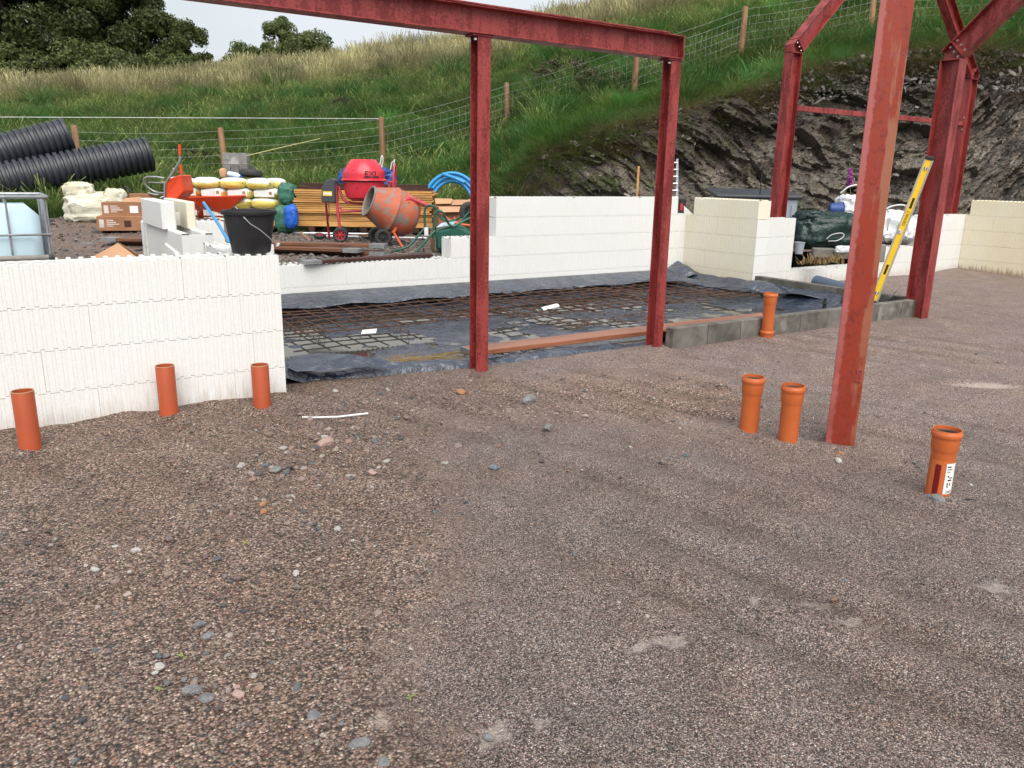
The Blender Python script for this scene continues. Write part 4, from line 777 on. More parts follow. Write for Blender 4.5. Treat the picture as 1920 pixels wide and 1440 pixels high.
for (x0, x1), mt_ in (((-.27, -.15), 'foam'), ((-.055, .02), 'foam_cream')):
    MB().box((3.1 - 1.93, .02 - (x0 + x1) / 2, 1.126), (1.1, x1 - x0, .246)).build('panel', MAT[mt_], t, bevel=.008)
for yy_ in (2.9, 3.4): MB().box((yy_ - 1.93, .1225, 1.08), (.04, .10, .12)).build('tie', MAT['foam'], t)
foam_wall('white foam back wall behind the membrane, stepped down at its left', 'x', 3.71, [(0, -.25, 7.6), (1, -.25, 7.6), (2, -.25, .53), (3, -.25, .53), (2, 3.27, 7.6), (3, 3.92, 7.6), (4, 3.92, 7.16)])
t = foam_wall('yellowed foam wall turning the corner beside the membrane', 'y', 7.6, [(i, 2.34, 3.708) for i in range(4)] + [(4, 2.37, 3.56)], 'foam_cream')
for i_ in range(4): MB().box((-.0035, .125, .125 + i_ * .25), (.004, .249, .2465)).build('end_panel', MAT['foam'], t)
foam_wall('white foam wall with a low gap, running right behind the thick steel column', 'x', 2.34, [(0, 7.604, 12.705), (1, 7.604, 8.17), (2, 7.604, 8.17), (3, 7.604, 8.17), (1, 9.9, 12.705), (2, 11.45, 12.705), (3, 11.45, 12.705)])
foam_wall('mud-splashed cream foam wall at the far right', 'y', 12.96, [(i, -3.6, 2.59) for i in range(4)] + [(4, -3.6, 2.28)], 'foam_cream_muddy')
# scribble on the end of the loose upper block
# ------------------------------------------------------------------ red steel frames
def isec(parent, name, a, b_, nrm, d, bw, tf=.0095, tw=.007, mat='steel', org=(0, 0, 0)):
    a = np.asarray(a, float) - org; b_ = np.asarray(b_, float) - org; ax = unit(b_ - a); nrm = unit(np.asarray(nrm, float) - ax * np.dot(nrm, ax)); e = np.cross(ax, nrm); L = np.linalg.norm(b_ - a); c = (a + b_) / 2
    w_ = MB().box(c, (tw, d - 2 * tf, L), (e, nrm, ax)).build(name, MAT[mat], parent)
    for s in (-1, 1): MB().box(c + nrm * s * (d - tf) / 2, (bw, tf, L), (e, nrm, ax)).build('flange', MAT[mat], w_, bevel=.002)
    return w_
def bolts(parent, pts, nrm, org=(0, 0, 0), r=.014):
    for p in pts:
        p = np.asarray(p, float) - org; n_ = unit(nrm); MB().cyl(p, p + n_ * .014, r, n=6).build('bolt', MAT['bolt'], parent)
o_ = np.array([1.52, 0, 0]); fr = thing('steel_goalpost_frame', 'red oxide steel frame of two posts under a long beam', 'steel frame', o_)
p1 = isec(fr, 'post', (1.52, 0.005, -.3), (1.52, .005, 2.415), (0, 1, 0), .108, .106, .009, .007, org=o_); p2 = isec(fr, 'post', (3.36, 0.005, -.3), (3.36, .005, 2.415), (0, 1, 0), .108, .106, org=o_); isec(fr, 'post', (-3.4, 0.35, -.3), (-3.4, .35, 2.415), (0, 1, 0), .108, .106, org=o_)
for x_ in (1.52, 3.36): MB().box(np.array([x_ - .01, .005, 2.422]) - o_, (.17, .12, .012)).build('cap_plate', MAT['steel'], fr, bevel=.002)
bm_ = isec(fr, 'beam', (-3.6, .005, 2.52), (3.42, .005, 2.52), (0, 0, 1), .18, .14, .009, .007, org=o_)
MB().box(np.array([-.2, .005, 2.617]) - o_, (6.9, .15, .012)).build('top_plate', MAT['steel'], bm_, bevel=.002); MB().box(np.array([3.424, .005, 2.52]) - o_, (.008, .12, .158)).build('end_plate', MAT['steel'], bm_)
bolts(fr, [(1.455, -.035, 2.402), (1.455, .045, 2.402), (3.295, -.035, 2.402)], (0, 0, -1), o_, .012)

# thick single column in front
c_ = on(1574, 836, 'z', 0.0); c_[2] = 0; vd = unit((c_ - CAMP) * np.array([1, 1, 0])); rv = np.array([vd[1], -vd[0], 0])
D = thing('steel_column', 'thick rust-streaked red steel column standing alone in the foreground', 'steel column', c_ + vd * .08, math.atan2(rv[1], rv[0]))
w_ = MB().box((0, 0, 1.4), (.007, .135, 3.4)).build('web', MAT['steel_rusty'], D)
for s in (-1, 1): MB().box((0, s * .0715, 1.4), (.158, .0105, 3.4)).build('flange', MAT['steel_rusty'], D, bevel=.003)
b = MB().box((.052, -.079, .42), (.03, .006, .075)); b.build('paint_blister', MAT['steel'], D, bevel=.002)

# portal with the level leaning on it
o_ = np.array([7.23, -.16, 0]); PB = thing('steel_portal_frame', 'nearer red steel portal with a yellow level leaning on its leg', 'steel frame', o_)
dp = .215; ks = np.array([0, -math.cos(math.radians(43.5)), math.sin(math.radians(43.5))])
isec(PB, 'column', (7.23, -.165, -.3), (7.23, -.165, 2.74), (0, 1, 0), dp, .14, org=o_)
kb, kt = np.array([7.23, -.272, 2.75]), np.array([7.23, -.06, 2.80]); rb = np.array([7.23, -.285, 2.76]); pn = np.array([0, -ks[2], ks[1]]) * -1
ra = (rb + pn * dp / 2 * 1.0); isec(PB, 'rafter', ra + ks * .02, ra + ks * 3.6, pn, dp, .14, org=o_)
hp = [np.array([7.2265, -.272, 2.745]), np.array([7.2265, -.058, 2.745]), np.array([7.2265, -.058, 2.83]), ra + pn * dp / 2 + np.array([-.0035, 0, 0]), ra - pn * dp / 2 + np.array([-.0035, 0, 0])]
MB().prism([p - o_ for p in hp], (.007, 0, 0)).build('knee_plate', MAT['steel'], PB)
tp = [hp[2], hp[3]]; dd = tp[1] - tp[0]; MB().box((tp[0] + tp[1]) / 2 - o_, (.14, np.linalg.norm(dd), .0095), ((1, 0, 0), dd, np.cross((1, 0, 0), dd))).build('knee_flange', MAT['steel'], PB)
MB().box(np.array([7.23, -.165, 2.742]) - o_, (.13, dp, .01)).build('stiffener', MAT['steel'], PB); MB().box(ra + ks * .012 - o_, (.13, dp, .016), ((1, 0, 0), pn, ks)).build('end_plate', MAT['steel'], PB)
for s in (-.07, 0, .07):
    for q in (-.022, .045): p = ra + pn * s + ks * q + np.array([-.05, 0, 0]) - o_; MB().cyl(p, p + ks * (.02 if q > 0 else -.02), .013, n=6).build('bolt', MAT['bolt'], PB)

# far gable portal
o_ = np.array([8.45, 2.83, .4]); PA = thing('steel_portal_frame', 'farther red steel gable portal with a cross tie, behind the foam walls', 'steel frame', o_)
xa, xc, yp = 8.36, 13.08, 2.83; dA = .215; z_k = 3.30; k44 = math.radians(44); mid = (xa + xc) / 2
isec(PA, 'column', (xa, yp, .3), (xa, yp, z_k - .05), (1, 0, 0), dA, .15, org=o_); isec(PA, 'column', (xc, yp, .3), (xc, yp, z_k - .05), (1, 0, 0), dA, .15, org=o_)
for s, x0 in ((1, xa), (-1, xc)):
    dr = np.array([s * math.cos(k44), 0, math.sin(k44)]); pn = np.array([-s * math.sin(k44), 0, math.cos(k44)]); jb = np.array([x0 + s * dA / 2, yp, z_k - .05]) ; ra = jb + pn * dA / 2 + dr * .03
    isec(PA, 'rafter', ra, ra + dr * ((xc - xa) / 2 / math.cos(k44) - .05), pn, dA, .15, org=o_)
    hp = [np.array([x0 + s * dA / 2, yp - .0035, z_k - .06]), np.array([x0 - s * dA / 2, yp - .0035, z_k - .06]), np.array([x0 - s * dA / 2, yp - .0035, z_k + .04]), ra + pn * dA / 2 + np.array([0, -.0035, 0]), ra - pn * dA / 2 + np.array([0, -.0035, 0])]
    MB().prism([p - o_ for p in hp], (0, .007, 0)).build('knee_plate', MAT['steel'], PA)
    for a_, b_ in ((hp[2], hp[3]), (hp[1], hp[2])): dd = b_ - a_; MB().box((a_ + b_) / 2 - o_ + np.array([0, .0035, 0]), (np.linalg.norm(dd), .15, .0095), (dd, (0, 1, 0), np.cross(dd, (0, 1, 0)))).build('knee_flange', MAT['steel'], PA)
    MB().box(np.array([x0, yp, z_k - .062]) - o_, (dA, .14, .01)).build('stiffener', MAT['steel'], PA); MB().box(ra - o_, (.02, .15, dA * 1.1), (dr, (0, 1, 0), pn)).build('end_plate', MAT['steel'], PA)
    for q in (-.085, -.02, .05): p = ra + pn * q + np.array([-s * .012, -.05, 0]) - o_ - dr * .012; MB().cyl(p, p - dr * .02, .013, n=6).build('bolt', MAT['bolt'], PA)
    for q in (2.4, 2.6): bolts(PA, [(x0 + s * dA / 2, yp - .05, q)], (s, 0, 0), o_)
MB().box(np.array([(xa + xc) / 2, yp - .02, 2.5]) - o_, (xc - xa - dA, .06, .075)).build('tie_rail', MAT['steel'], PA, bevel=.003)

# ------------------------------------------------------------------ kerb of concrete blocks, membrane, mesh
kerb = thing('block_kerb', 'low kerb of damp concrete blocks edging the membrane', 'kerb', (3.4, -.1, 0)); x = 3.44
for i in range(9):
    L = .44 if i < 8 else .33; MB().box((x + L / 2 - 3.4, .0, .075), (L - .008, .10, .215)).build('block', MAT['concrete'], kerb, bevel=.004); x += L
    if x > 7.12: break
y = .02
for i in range(5):
    MB().box((7.30 - 3.4, y + .215 + .1, .085), (.10, .432, .215)).build('block', MAT['concrete'], kerb, bevel=.004); y += .44
mbx = np.linspace(.06, 7.22, 190); mby = .2 + 3.5 * np.linspace(0, 1, 120) ** 1.35; A, B = np.meshgrid(mbx, mby); A = A.ravel(); B = B.ravel()
frnt = np.interp(A, [0, .5, 1.6, 3.3, 3.6, 7.2], [.34, .24, .10, .06, .02, .02]); B2 = frnt + (B - .2) * (3.70 - frnt) / 3.5
wr = fbm(n3(A * 2.2, B2 * 3.2), 71, 4); Z = -.075 + .022 * wr + .006 * fbm(n3(A * 11, B2 * 11), 72, 2)
ef = np.clip((B2 - frnt) / .22, 0, 1); e2_ = np.clip((B2 - frnt) / .34, 0, 1); lip = np.where(A < 3.45, np.interp(e2_, [0, .12, .3, .6, 1], [.03, .10, .125, .09, 0]) * (1 + .25 * fbm(n3(A * 2.5, B2), 73, 2)) * np.interp(A, [0, 1.4, 1.7, 3.5], [1.12, 1.05, .85, .8]), (1 - ef) * .2)
Z += lip + np.clip((.35 - A) / .3, 0, 1) * .10 + np.clip((A - 6.75) / .45, 0, 1) ** 1.5 * .20 + np.clip((B2 - 3.2) / .45, 0, 1) ** 1.4 * .14
memb = put('membrane', npmesh('membrane', np.stack([A, B2, Z], 1), gridfaces(len(mbx), len(mby)), MAT['membrane'], True))
tag(memb, 'wet black damp-proof membrane sheet spread between the foam walls', 'membrane')
# loose upper flap along the back wall
fx = np.linspace(.1, 7.34, 260); rows = []
sc_ = .018 * np.sin(fx * 7.2) + .02 * fbm(n3(fx * 3, 0), 75, 2) + .006 * np.sin(fx * 31)
for s in np.linspace(0, 1, 7):
    yv = 3.700 - s * (.42 + sc_) - .05 * np.clip((fx - 6.9) / .4, 0, 1); zv = .135 - .075 * s - .03 * s * s + .014 * np.sin(fx * 7.2 + 1) * s + .05 * np.clip((1.2 - fx) / 1.2, 0, 1) * -1 * (1 - s); zv = zv + .12 * np.exp(-((fx - 7.15) / .16) ** 2) * (1 - abs(s - .5))
    rows.append(np.stack([fx, yv, zv], 1))
fl = npmesh('back_flap', np.concatenate(rows), gridfaces(len(fx), 7), MAT['membrane'], True); o = put('back_flap', fl, memb); md = o.modifiers.new('thick', 'SOLIDIFY'); md.thickness = .004
b = MB()     # folded corner beside the long left wall
fold = lambda pts, nm: MB().add(pts[0], pts[1]).build(nm, MAT['membrane'], memb)
P = [on(*q, 'y', yy) for q, yy in [((540, 690), .30), ((556, 697), .22), ((650, 690), .18), ((760, 683), .14), ((660, 664), .30), ((560, 676), .42), ((543, 668), .5), ((600, 662), .52)]]
fold((P, [(0, 1, 5), (1, 2, 4, 5), (2, 3, 4), (5, 4, 7, 6), (0, 5, 6)]), 'folded_corner')
# second flap rising over the kerb and the right edge
fx = np.linspace(0, 1, 40); rows = []
for s in np.linspace(0, 1, 6): a = on(1245 + 0, 502, 'y', 3.6); rows.append(np.stack([6.55 + fx * .75 - .15 * s, 3.55 - fx * 2.5 - s * .35, .06 + .05 * np.sin(fx * 13) * (1 - s) + .06 * (1 - s) + .02 * np.sin(s * 5 + fx * 20)], 1))
o = put('side_flap', npmesh('side_flap', np.concatenate(rows), gridfaces(40, 6), MAT['membrane'], True), memb); md = o.modifiers.new('thick', 'SOLIDIFY'); md.thickness = .004
# rain water standing in the hollows
for i, (x0, x1, y0, y1, z) in enumerate([(.3, 3.2, .55, 3.2, -.077), (3.3, 5.6, .5, 3.1, -.076), (5.4, 7.0, 1.0, 3.3, -.078)]):
    o = MB().add([(x0, y0, z), (x1, y0, z), (x1, y1, z), (x0, y1, z)], [(0, 1, 2, 3)]).build('rain_puddle', MAT['water'])
    tag(o, ['shallow rain water on the membrane nearest the long left wall', 'shallow rain water on the membrane between the two posts', 'shallow rain water at the kerb end of the membrane'][i], 'puddle')
def mesh_sheet(label, x0, x1, y0, y1, z, sp=.2, dx=0.0, skip=()):
    t = thing('rebar_mesh', label, 'rebar mesh', (x0, y0, z)); n_ = 0
    for i in range(int((x1 - x0) / sp) + 1):
        x = x0 + i * sp + .03; e0 = random.uniform(-.12, .05); b = MB(); ys_ = np.linspace(y0 + e0, y1, 8); b.tube([(x - x0 + random.gauss(0, .004), q - y0, .008 * math.sin(q * 5 + i)) for q in ys_], .0075, 5); b.build('bar', MAT['rebar'], t)
    for j in range(int((y1 - y0) / sp) + 1):
        y_ = y0 + j * sp + .04; b = MB(); xs_ = np.linspace(x0 - random.uniform(0, .1), x1 + random.uniform(0, .12), 14); b.tube([(q - x0, y_ - y0 + random.gauss(0, .003), -.009 + .008 * math.sin(q * 3 + j)) for q in xs_], .0075, 5); b.build('bar', MAT['rebar'], t)
    return t
mesh_sheet('rusty steel mesh lying on the membrane left of the first post', .78, 3.1, 2.0, 3.66, .012)
mesh_sheet('rusty steel mesh lying on the membrane between the posts', 2.95, 5.3, 1.72, 3.66, .034)
mesh_sheet('rusty steel mesh lying on the membrane at the kerb end', 5.15, 6.95, 1.80, 3.66, .012)
def lattice(label, p0, p1, n_=14, h=.06, nm='mesh_spacer'):
    p0 = np.array(p0); p1 = np.array(p1); d = p1 - p0; sd_ = unit(np.cross(d, UZ)); t = thing(nm, label, 'wire spacer', p0, 0, 'wire spacers under the steel mesh'); b = MB()
    for s in (-1, 1):
        pts = [d * (i / n_) + (sd_ * s * .035 if i % 2 else UZ * h) for i in range(n_ + 1)]; b.tube(pts, .0025, 4)
    b.tube([UZ * h, d + UZ * h], .003, 4); b.build('zigzag_wire', MAT['wire'], t)
for ki, (a_, b_) in enumerate((((1.0, 2.05, -.07), (1.05, 3.3, -.07)), ((1.75, 1.75, -.07), (1.8, 3.1, -.07)), ((3.3, 1.75, -.06), (3.35, 3.0, -.06)), ((4.1, 1.6, -.06), (4.15, 2.9, -.06)), ((.82, 2.6, -.07), (.85, 3.5, -.07)))): lattice('rusty zigzag wire spacer under the steel mesh, ' + ('second from the left', 'third from the left', 'fourth from the left', 'farthest right', 'farthest left')[ki], a_, b_)
b = MB()
for i in range(260):                               # bundle of loose tie wire and dead grass along the front edge
    s = random.random(); p = np.array([.85 + 1.75 * s + random.gauss(0, .06), .52 - .06 * s + random.gauss(0, .055), -.02 + random.random() * .05]); a = random.gauss(.0, .5); L = random.uniform(.06, .22); d = np.array([math.cos(a) * L, math.sin(a) * L * .7, random.gauss(0, .015)]); b.tube([p, p + d / 2 + UZ * random.uniform(0, .02), p + d], .0025, 3)
tag(b.build('tie_wire_offcuts', MAT['straw']), 'tangle of rusty tie wire and straw along the membrane front', None, kind='stuff')
b = MB()
for i in range(40): p = np.array([random.uniform(3.2, 4.8), random.uniform(1.2, 1.7), -.05]); a = random.gauss(.1, .4); L = random.uniform(.1, .3); b.tube([p, p + np.array([math.cos(a) * L, math.sin(a) * L, .01])], .004, 4)
tag(b.build('rebar_offcuts', MAT['rebar']), 'scattered short rusty bar ends on the membrane', None, kind='stuff')
pl = thing('timber_plank', 'long reddish wet plank lying behind the two posts', 'plank', (1.62, .24, .05)); MB().box((1.85, .115, .02), (3.7, .225, .04)).build('board', MAT['wood_red'], pl, bevel=.004); MB().box((.0, .115, .02), (.012, .228, .043)).build('end_band', MAT['galv'], pl)
p = on(845, 617, 'z', -.02); tag(MB().add([(0, 0, 0), (.14, .01, .004), (.15, .15, .02), (.01, .13, .012)], [(0, 1, 2, 3)]).build('paper_sheet', MAT['paper']), 'white printed paper sheet dropped on the membrane', 'paper'); o = bpy.data.objects['paper_sheet']; q = on(675, 629, 'z', -.03); o.location = q + np.array([0, -.03, .02]); o.rotation_euler = (0, 0, -.4); o.modifiers.new('t', 'SOLIDIFY').thickness = .002
q = on(1028, 587, 'z', -.02); bt = thing('cut_bottle', 'curved white scrap of plastic on the steel mesh', 'plastic scrap', q + UZ * .03); MB().grid(lambda u, v: (.22 * u - .1, .06 * math.cos(v * 2.6), .05 * math.sin(v * 2.6) - .01 + .03 * u), 8, 8).build('shell', MAT['paper'], bt, 60)

# black duct and roll by the kerb
a_, b_ = on(1530, 528, 'z', .16), np.array([8.6, .75, .13]); du = thing('duct_pipe', 'blue-grey duct pipe lying behind the concrete kerb', 'pipe', a_); MB().cyl((0, 0, 0), np.array([7.62, .95, .12]) - a_, .085, n=20).build('pipe', MAT['pipe_grey'], du, 50)
a_ = on(1586, 562, 'z', .08); du = thing('duct_bend', 'black plastic pipe elbow poking up at the membrane corner', 'pipe', a_); MB().tube([np.array([-.02, 0, -.15]), np.array([-.01, 0, -.03]), np.array([.05, .02, .05]), np.array([.2, .05, .1]), np.array([.4, .1, .12])], .055, 14).build('elbow', MAT['black'], du, 50)
a_ = on(1546, 570, 'z', .02); du = thing('membrane_spigot', 'small black upright spigot on the membrane by the kerb', 'spigot', a_); MB().cyl((0, 0, -.05), (0, 0, .07), .022, .018, 10).build('stub', MAT['black'], du, 50); MB().cyl((0, 0, .0), (0, 0, .012), .04, n=12).build('collar', MAT['black'], du, 50)

# spirit level
pb_, pt_ = np.array([7.12, .42, -.03]), np.array([7.14, -.035, 1.77]); pb_ = on(1637, 568, 'x', 7.06); pt_ = on(1744, 294, 'x', 7.115); ax = unit(pt_ - pb_); L = np.linalg.norm(pt_ - pb_); vw = unit(CAMP - (pb_ + pt_) / 2); sd_ = unit(np.cross(ax, vw)); nn = np.cross(sd_, ax)
lv = thing('spirit_level', 'long yellow spirit level leaning against a red steel leg', 'spirit level', pb_); wL = .092; tr = lambda p: p
MB().box(ax * L / 2, (wL * .78, .022, L - .06), (sd_, nn, ax)).build('body', MAT['yellow'], lv)
for s in (-1, 1): MB().box(ax * L / 2 + sd_ * s * wL * .43, (wL * .17, .036, L - .06), (sd_, nn, ax)).build('edge_rail', MAT['alu'], lv)
for e_ in (.015, L - .015): MB().box(ax * e_, (wL + .006, .038, .04), (sd_, nn, ax)).build('end_cap', MAT['black'], lv, bevel=.005)
for f_, hh, ww, mt in ((.075, .045, .055, 'black'), (.925, .045, .055, 'black'), (.245, .13, .045, 'black'), (.70, .13, .045, 'black'), (.505, .06, .05, 'alu')):
    o = MB().box(ax * L * f_ + (sd_ * wL * -.2 if f_ == .505 else 0) , (ww * .8, .028, hh), (sd_, nn, ax)).build('vial' if hh < .1 else 'hand_hole', MAT[mt], lv, bevel=.008)
    if hh < .1: MB().cyl(ax * (L * f_ - .016) + nn * .013, ax * (L * f_ + .016) + nn * .013, .009, n=10).build('vial_glass', MAT['clear'], o, 50)
R_ = Matrix(((ax[0], -sd_[0], nn[0]), (ax[1], -sd_[1], nn[1]), (ax[2], -sd_[2], nn[2]))); tx_ = lettering('lettering', 'DEWALT', .042, MAT['ink'], lv, ax * L * .60 + nn * .0118, (0, 0, 0)); tx_.rotation_euler = R_.to_euler()

# ------------------------------------------------------------------ drain pipes
def drain(label, px, py, h, sock=True, mat='pvc', lean=(0, 0), low=False, collar=False):
    p = on(px, py, 'z', 0.0); t = thing('drain_pipe', label, 'drain pipe', p, YAW); t.rotation_euler = (lean[0], lean[1], YAW); r = .055; H = h
    if sock:
        o_ = [(r, -.25), (r, H - .115), (.0575, H - .105), (.0615, H - .095), (.0618, H - .045), (.0625, H - .04), (.0672, H - .033), (.0685, H - .022), (.0672, H - .012), (.0635, H - .007), (.0632, H)]
        inn = [(.0595, H), (.0595, H - .01), (.060, H - .03), (.057, H - .09), (.051, H - .1), (.051, -.2)]
    else: o_ = [(r, -.25), (r, H - .002), (r - .001, H)]; inn = [(.051, H), (.051, -.2)]; MB().lathe([(.0555, H - .003), (.0555, H + .001), (.0505, H + .001), (.0505, H - .003)], n=36).build('cut_edge', MAT['card_pale'], t, 40)
    b_ = MB().lathe(o_ + inn, n=36).build('barrel', MAT[mat], t, 40)
    if sock: MB().lathe([(.0598, H - .034), (.0535, H - .03), (.0535, H - .022), (.0598, H - .018)], n=36).build('seal_ring', MAT['rubber'], t, 40)
    MB().lathe([(0.0, H - .24), (.0505, H - .24)], n=24).build('dark_inside', MAT['rubber'], t)
    if collar: MB().lathe([(.0555, .0), (.064, .0), (.064, .045), (.068, .05), (.068, .066), (.064, .072), (.0555, .074)], n=36).build('coupling', MAT['pvc'], t, 40)
    return t
drain('plain terracotta drain stub nearest the left edge', 57, 838, .318, False, 'pvc_dark')
drain('plain terracotta drain stub in the middle of the long foam wall', 318, 781, .325, False, 'pvc_dark')
drain('plain terracotta drain stub close to the corner of the long foam wall', 492, 764, .285, False, 'pvc_dark')
drain('orange socketed drain pipe, left of the pair beside the thick column', 1403, 811, .35)
drain('orange socketed drain pipe, right of the pair next to the thick column', 1476, 831, .35)
t = drain('orange socketed drain pipe with red and white labels', 1756, 931, .345)
def curved_label(name, a0, a1, z0, z1, mat, par, r=.0562):
    return MB().grid(lambda u, v: (r * math.cos(a0 + (a1 - a0) * u), r * math.sin(a0 + (a1 - a0) * u), z0 + (z1 - z0) * v), 10, 2).build(name, MAT[mat], par, 60)
cl = curved_label('plastic_sleeve', math.radians(188), math.radians(352), .02, .20, 'pvc', t, .0556)
rl = curved_label('red_label', math.radians(214), math.radians(240), .03, .18, 'label_red', t); wl = curved_label('white_label', math.radians(263), math.radians(330), .035, .19, 'paper', t)
for z_, h_, a0, a1 in ((.20, .006, 268, 290), (.188, .004, 268, 296), (.176, .004, 270, 285), (.15, .009, 275, 283), (.145, .005, 285, 305), (.132, .007, 278, 300), (.11, .012, 276, 283), (.108, .014, 290, 297), (.098, .01, 277, 284)): curved_label('print', math.radians(a0), math.radians(a1), z_ - .03, z_ - .03 + h_, 'ink', wl, .0566)
for i_, ch in enumerate('DAY'): a = math.radians(304 - i_ * 12); lettering('lettering', ch, .022, MAT['ink'], t, (.0566 * math.cos(a), .0566 * math.sin(a), .047), (math.pi / 2, math.pi, a + math.pi / 2), .0002)
drain('orange drain pipe with couplings in front of the concrete kerb', 1437, 634, .44, True, 'pvc', collar=True)

# small things lying on the gravel
a_, b_ = on(567, 782, 'z', .012), on(690, 775, 'z', .012); mid = (a_ + b_) / 2 - np.array([.0, .04, 0]); tag(MB().tube([a_, a_ * .7 + mid * .3 + np.array([0, -.012, 0]), mid, mid * .4 + b_ * .6, b_], .006, 6).build('cable_offcut', MAT['cord']), 'white strip of cable lying on the gravel beside the foam wall corner', 'cable')
MAT['weed'] = simple('weed_leaf', (0.24, 0.26, 0.05, 1), (0.16, 0.19, 0.04, 1), 30, 0.6, 0)
for px, py, lb in [(768, 1308, 'yellow-green sprig lying alone on the fine gravel'), (345, 1232, 'olive sprig beside the white stone'), (300, 1290, 'thin green weed left of the grey stones'), (462, 1018, 'pale yellow weed wisp on the gravel at left'), (1768, 711, 'tiny green weed on the gravel near the right edge')]:
    c = on(px, py, 'z', .004); b = MB()
    for i in range(5): a = random.uniform(0, 6.28); L = random.uniform(.012, .03); d = np.array([math.cos(a), math.sin(a), .25]) * L; s_ = np.array([-math.sin(a), math.cos(a), 0]) * .0035; b.add([(0, 0, .002), d * .5 + s_, d, d * .5 - s_], [(0, 1, 2, 3)])
    o = b.build('weed_sprig', MAT['weed']); o.location = c; tag(o, lb, 'weed')
a_ = on(1800, 938, 'z', .004); tag(MB().tube([a_, a_ + np.array([.04, -.02, .004]), a_ + np.array([.07, -.05, .002])], [.002, .004, .001], 5).build('twig', MAT['ink']), 'short black twig right of the labelled pipe', 'twig')
# ------------------------------------------------------------------ things in the yard
class Yd:                                          # a thing in the yard whose local x = camera right, y = away, z = up
    def __init__(s, name, label, cat, px, py, zg=.45, t=None, group=None, rot=0.0):
        s.o = (hit(px, py, 5)[0] if zg == 'land' else on(px, py, 'z', zg)) if t is None else at(px, py, t); s.t = thing(name, label, cat, s.o, YAW + rot, group); s.rot = rot
        s.Y = (s.o - CAMP) @ FH; s.s = s.Y / FPX * 1.02
    def g(s, px, py, dy=0.0):                      # local coordinates of a picture point, dy metres behind the origin
        d = ray(px, py); p = CAMP + d * ((s.Y + dy) / (d @ FH)) - s.o; x, y, z = p @ RH, p @ FH, p[2]; c, n_ = math.cos(-s.rot), math.sin(-s.rot)
        return np.array([x * c - y * n_, x * n_ + y * c, z])
    def path(s, pts, r, mat, name, n=10, closed=False, sm=50):
        return MB().tube([s.g(*p) for p in pts], r, n, closed).build(name, MAT[mat], s.t, sm)
def curve(pts, n=6):                               # Catmull-Rom through picture points
    P = [np.array(p + (0,) * (3 - len(p)), float) for p in pts]; P = [2 * P[0] - P[1]] + P + [2 * P[-1] - P[-2]]; out = []
    for a, b, c, d in zip(P, P[1:], P[2:], P[3:]):
        for i in range(n): t = i / n; out.append(tuple(.5 * (2 * b + (c - a) * t + (2 * a - 5 * b + 4 * c - d) * t * t + (3 * b - a - 3 * c + d) * t ** 3)))
    return out + [tuple(P[-2])]
def blob(c, dims, seed, amp=.14, nu=36, nv=22, sq=.55, fr=2.2, crease=.5):
    b = MB(); c = np.array(c, float); dims = np.array(dims, float) / 2; u = np.linspace(-math.pi, math.pi, nu + 1)[:-1]; v = np.linspace(-math.pi / 2, math.pi / 2, nv + 1)
    sp = lambda x: np.sign(x) * np.abs(x) ** sq; V = []
    Uu, Vv = np.meshgrid(u, v); d = np.stack([sp(np.cos(Vv)) * sp(np.cos(Uu)), sp(np.cos(Vv)) * sp(np.sin(Uu)), sp(np.sin(Vv))], -1)
    nn = fbm(d * fr + seed * 3.7, seed, 4); cr = 1 - np.abs(fbm(d * fr * 1.7 + seed, seed + 9, 3)) * 2; k_ = 1 + amp * nn + amp * crease * (cr - .6); Pp = d * k_[..., None] * dims + c
    F_ = []
    for j in range(nv):
        for i in range(nu): F_.append((j * nu + i, j * nu + (i + 1) % nu, (j + 1) * nu + (i + 1) % nu, (j + 1) * nu + i))
    return b.add(Pp.reshape(-1, 3), F_)
def wheel(par, c, axis, r, wd, rim='black', hubf=.52, spokes=6, name='wheel'):
    c = np.array(c, float); a = unit(axis); h = wd / 2; ty = MB().lathe([(r * hubf * 1.1, -h * .8), (r * .82, -h), (r * .95, -h * .75), (r, -h * .3), (r, h * .3), (r * .95, h * .75), (r * .82, h), (r * hubf * 1.1, h * .8)], c, a, 26, True).build(name, MAT['rubber'], par, 50)
    b = MB().lathe([(r * hubf, -h * .7), (r * hubf * 1.14, -h * .7), (r * hubf * 1.14, h * .7), (r * hubf, h * .7)], c, a, 24, True); b.cyl(c - a * h * .9, c + a * h * .9, r * .16, n=12); e, g = frame(a)
    for i in range(spokes): q = 2 * math.pi * i / spokes; d = e * math.cos(q) + g * math.sin(q); b.box(c + d * r * hubf * .55, (r * hubf * 1.0, r * .14, h * .8), (d, np.cross(a, d), a))
    b.build('rim', MAT[rim], ty, 40); MB().lathe([(0, 0), (r * hubf, 0)], c + a * 0, a, 20).build('hub_disc', MAT['rubber'], ty); return ty

# culvert pipes
def culvert(label, p0, p1, r=.33):
    d = p1 - p0; L = np.linalg.norm(d); per = .112; pr = []
    nrib = int(L / per)
    for i in range(nrib): h = i * per; pr += [(r - .048, h), (r - .046, h + .030), (r - .006, h + .040), (r, h + .052), (r, h + .088), (r - .006, h + .102)]
    pr += [(r - .03, nrib * per), (r - .05, nrib * per), (r - .05, 0)]; t = thing('culvert_pipe', label, 'culvert pipe', p0); MB().lathe(pr, (0, 0, 0), d, 40, True).build('ribbed_wall', MAT['culvert'], t, 35); return t
culvert('lower of two big black ribbed culvert pipes at left', at(-330, 400, 12.9), at(283, 288.5, 15.4)); culvert('upper of two big black ribbed culvert pipes at left', at(-330, 372, 13.2), at(139, 251, 15.0))

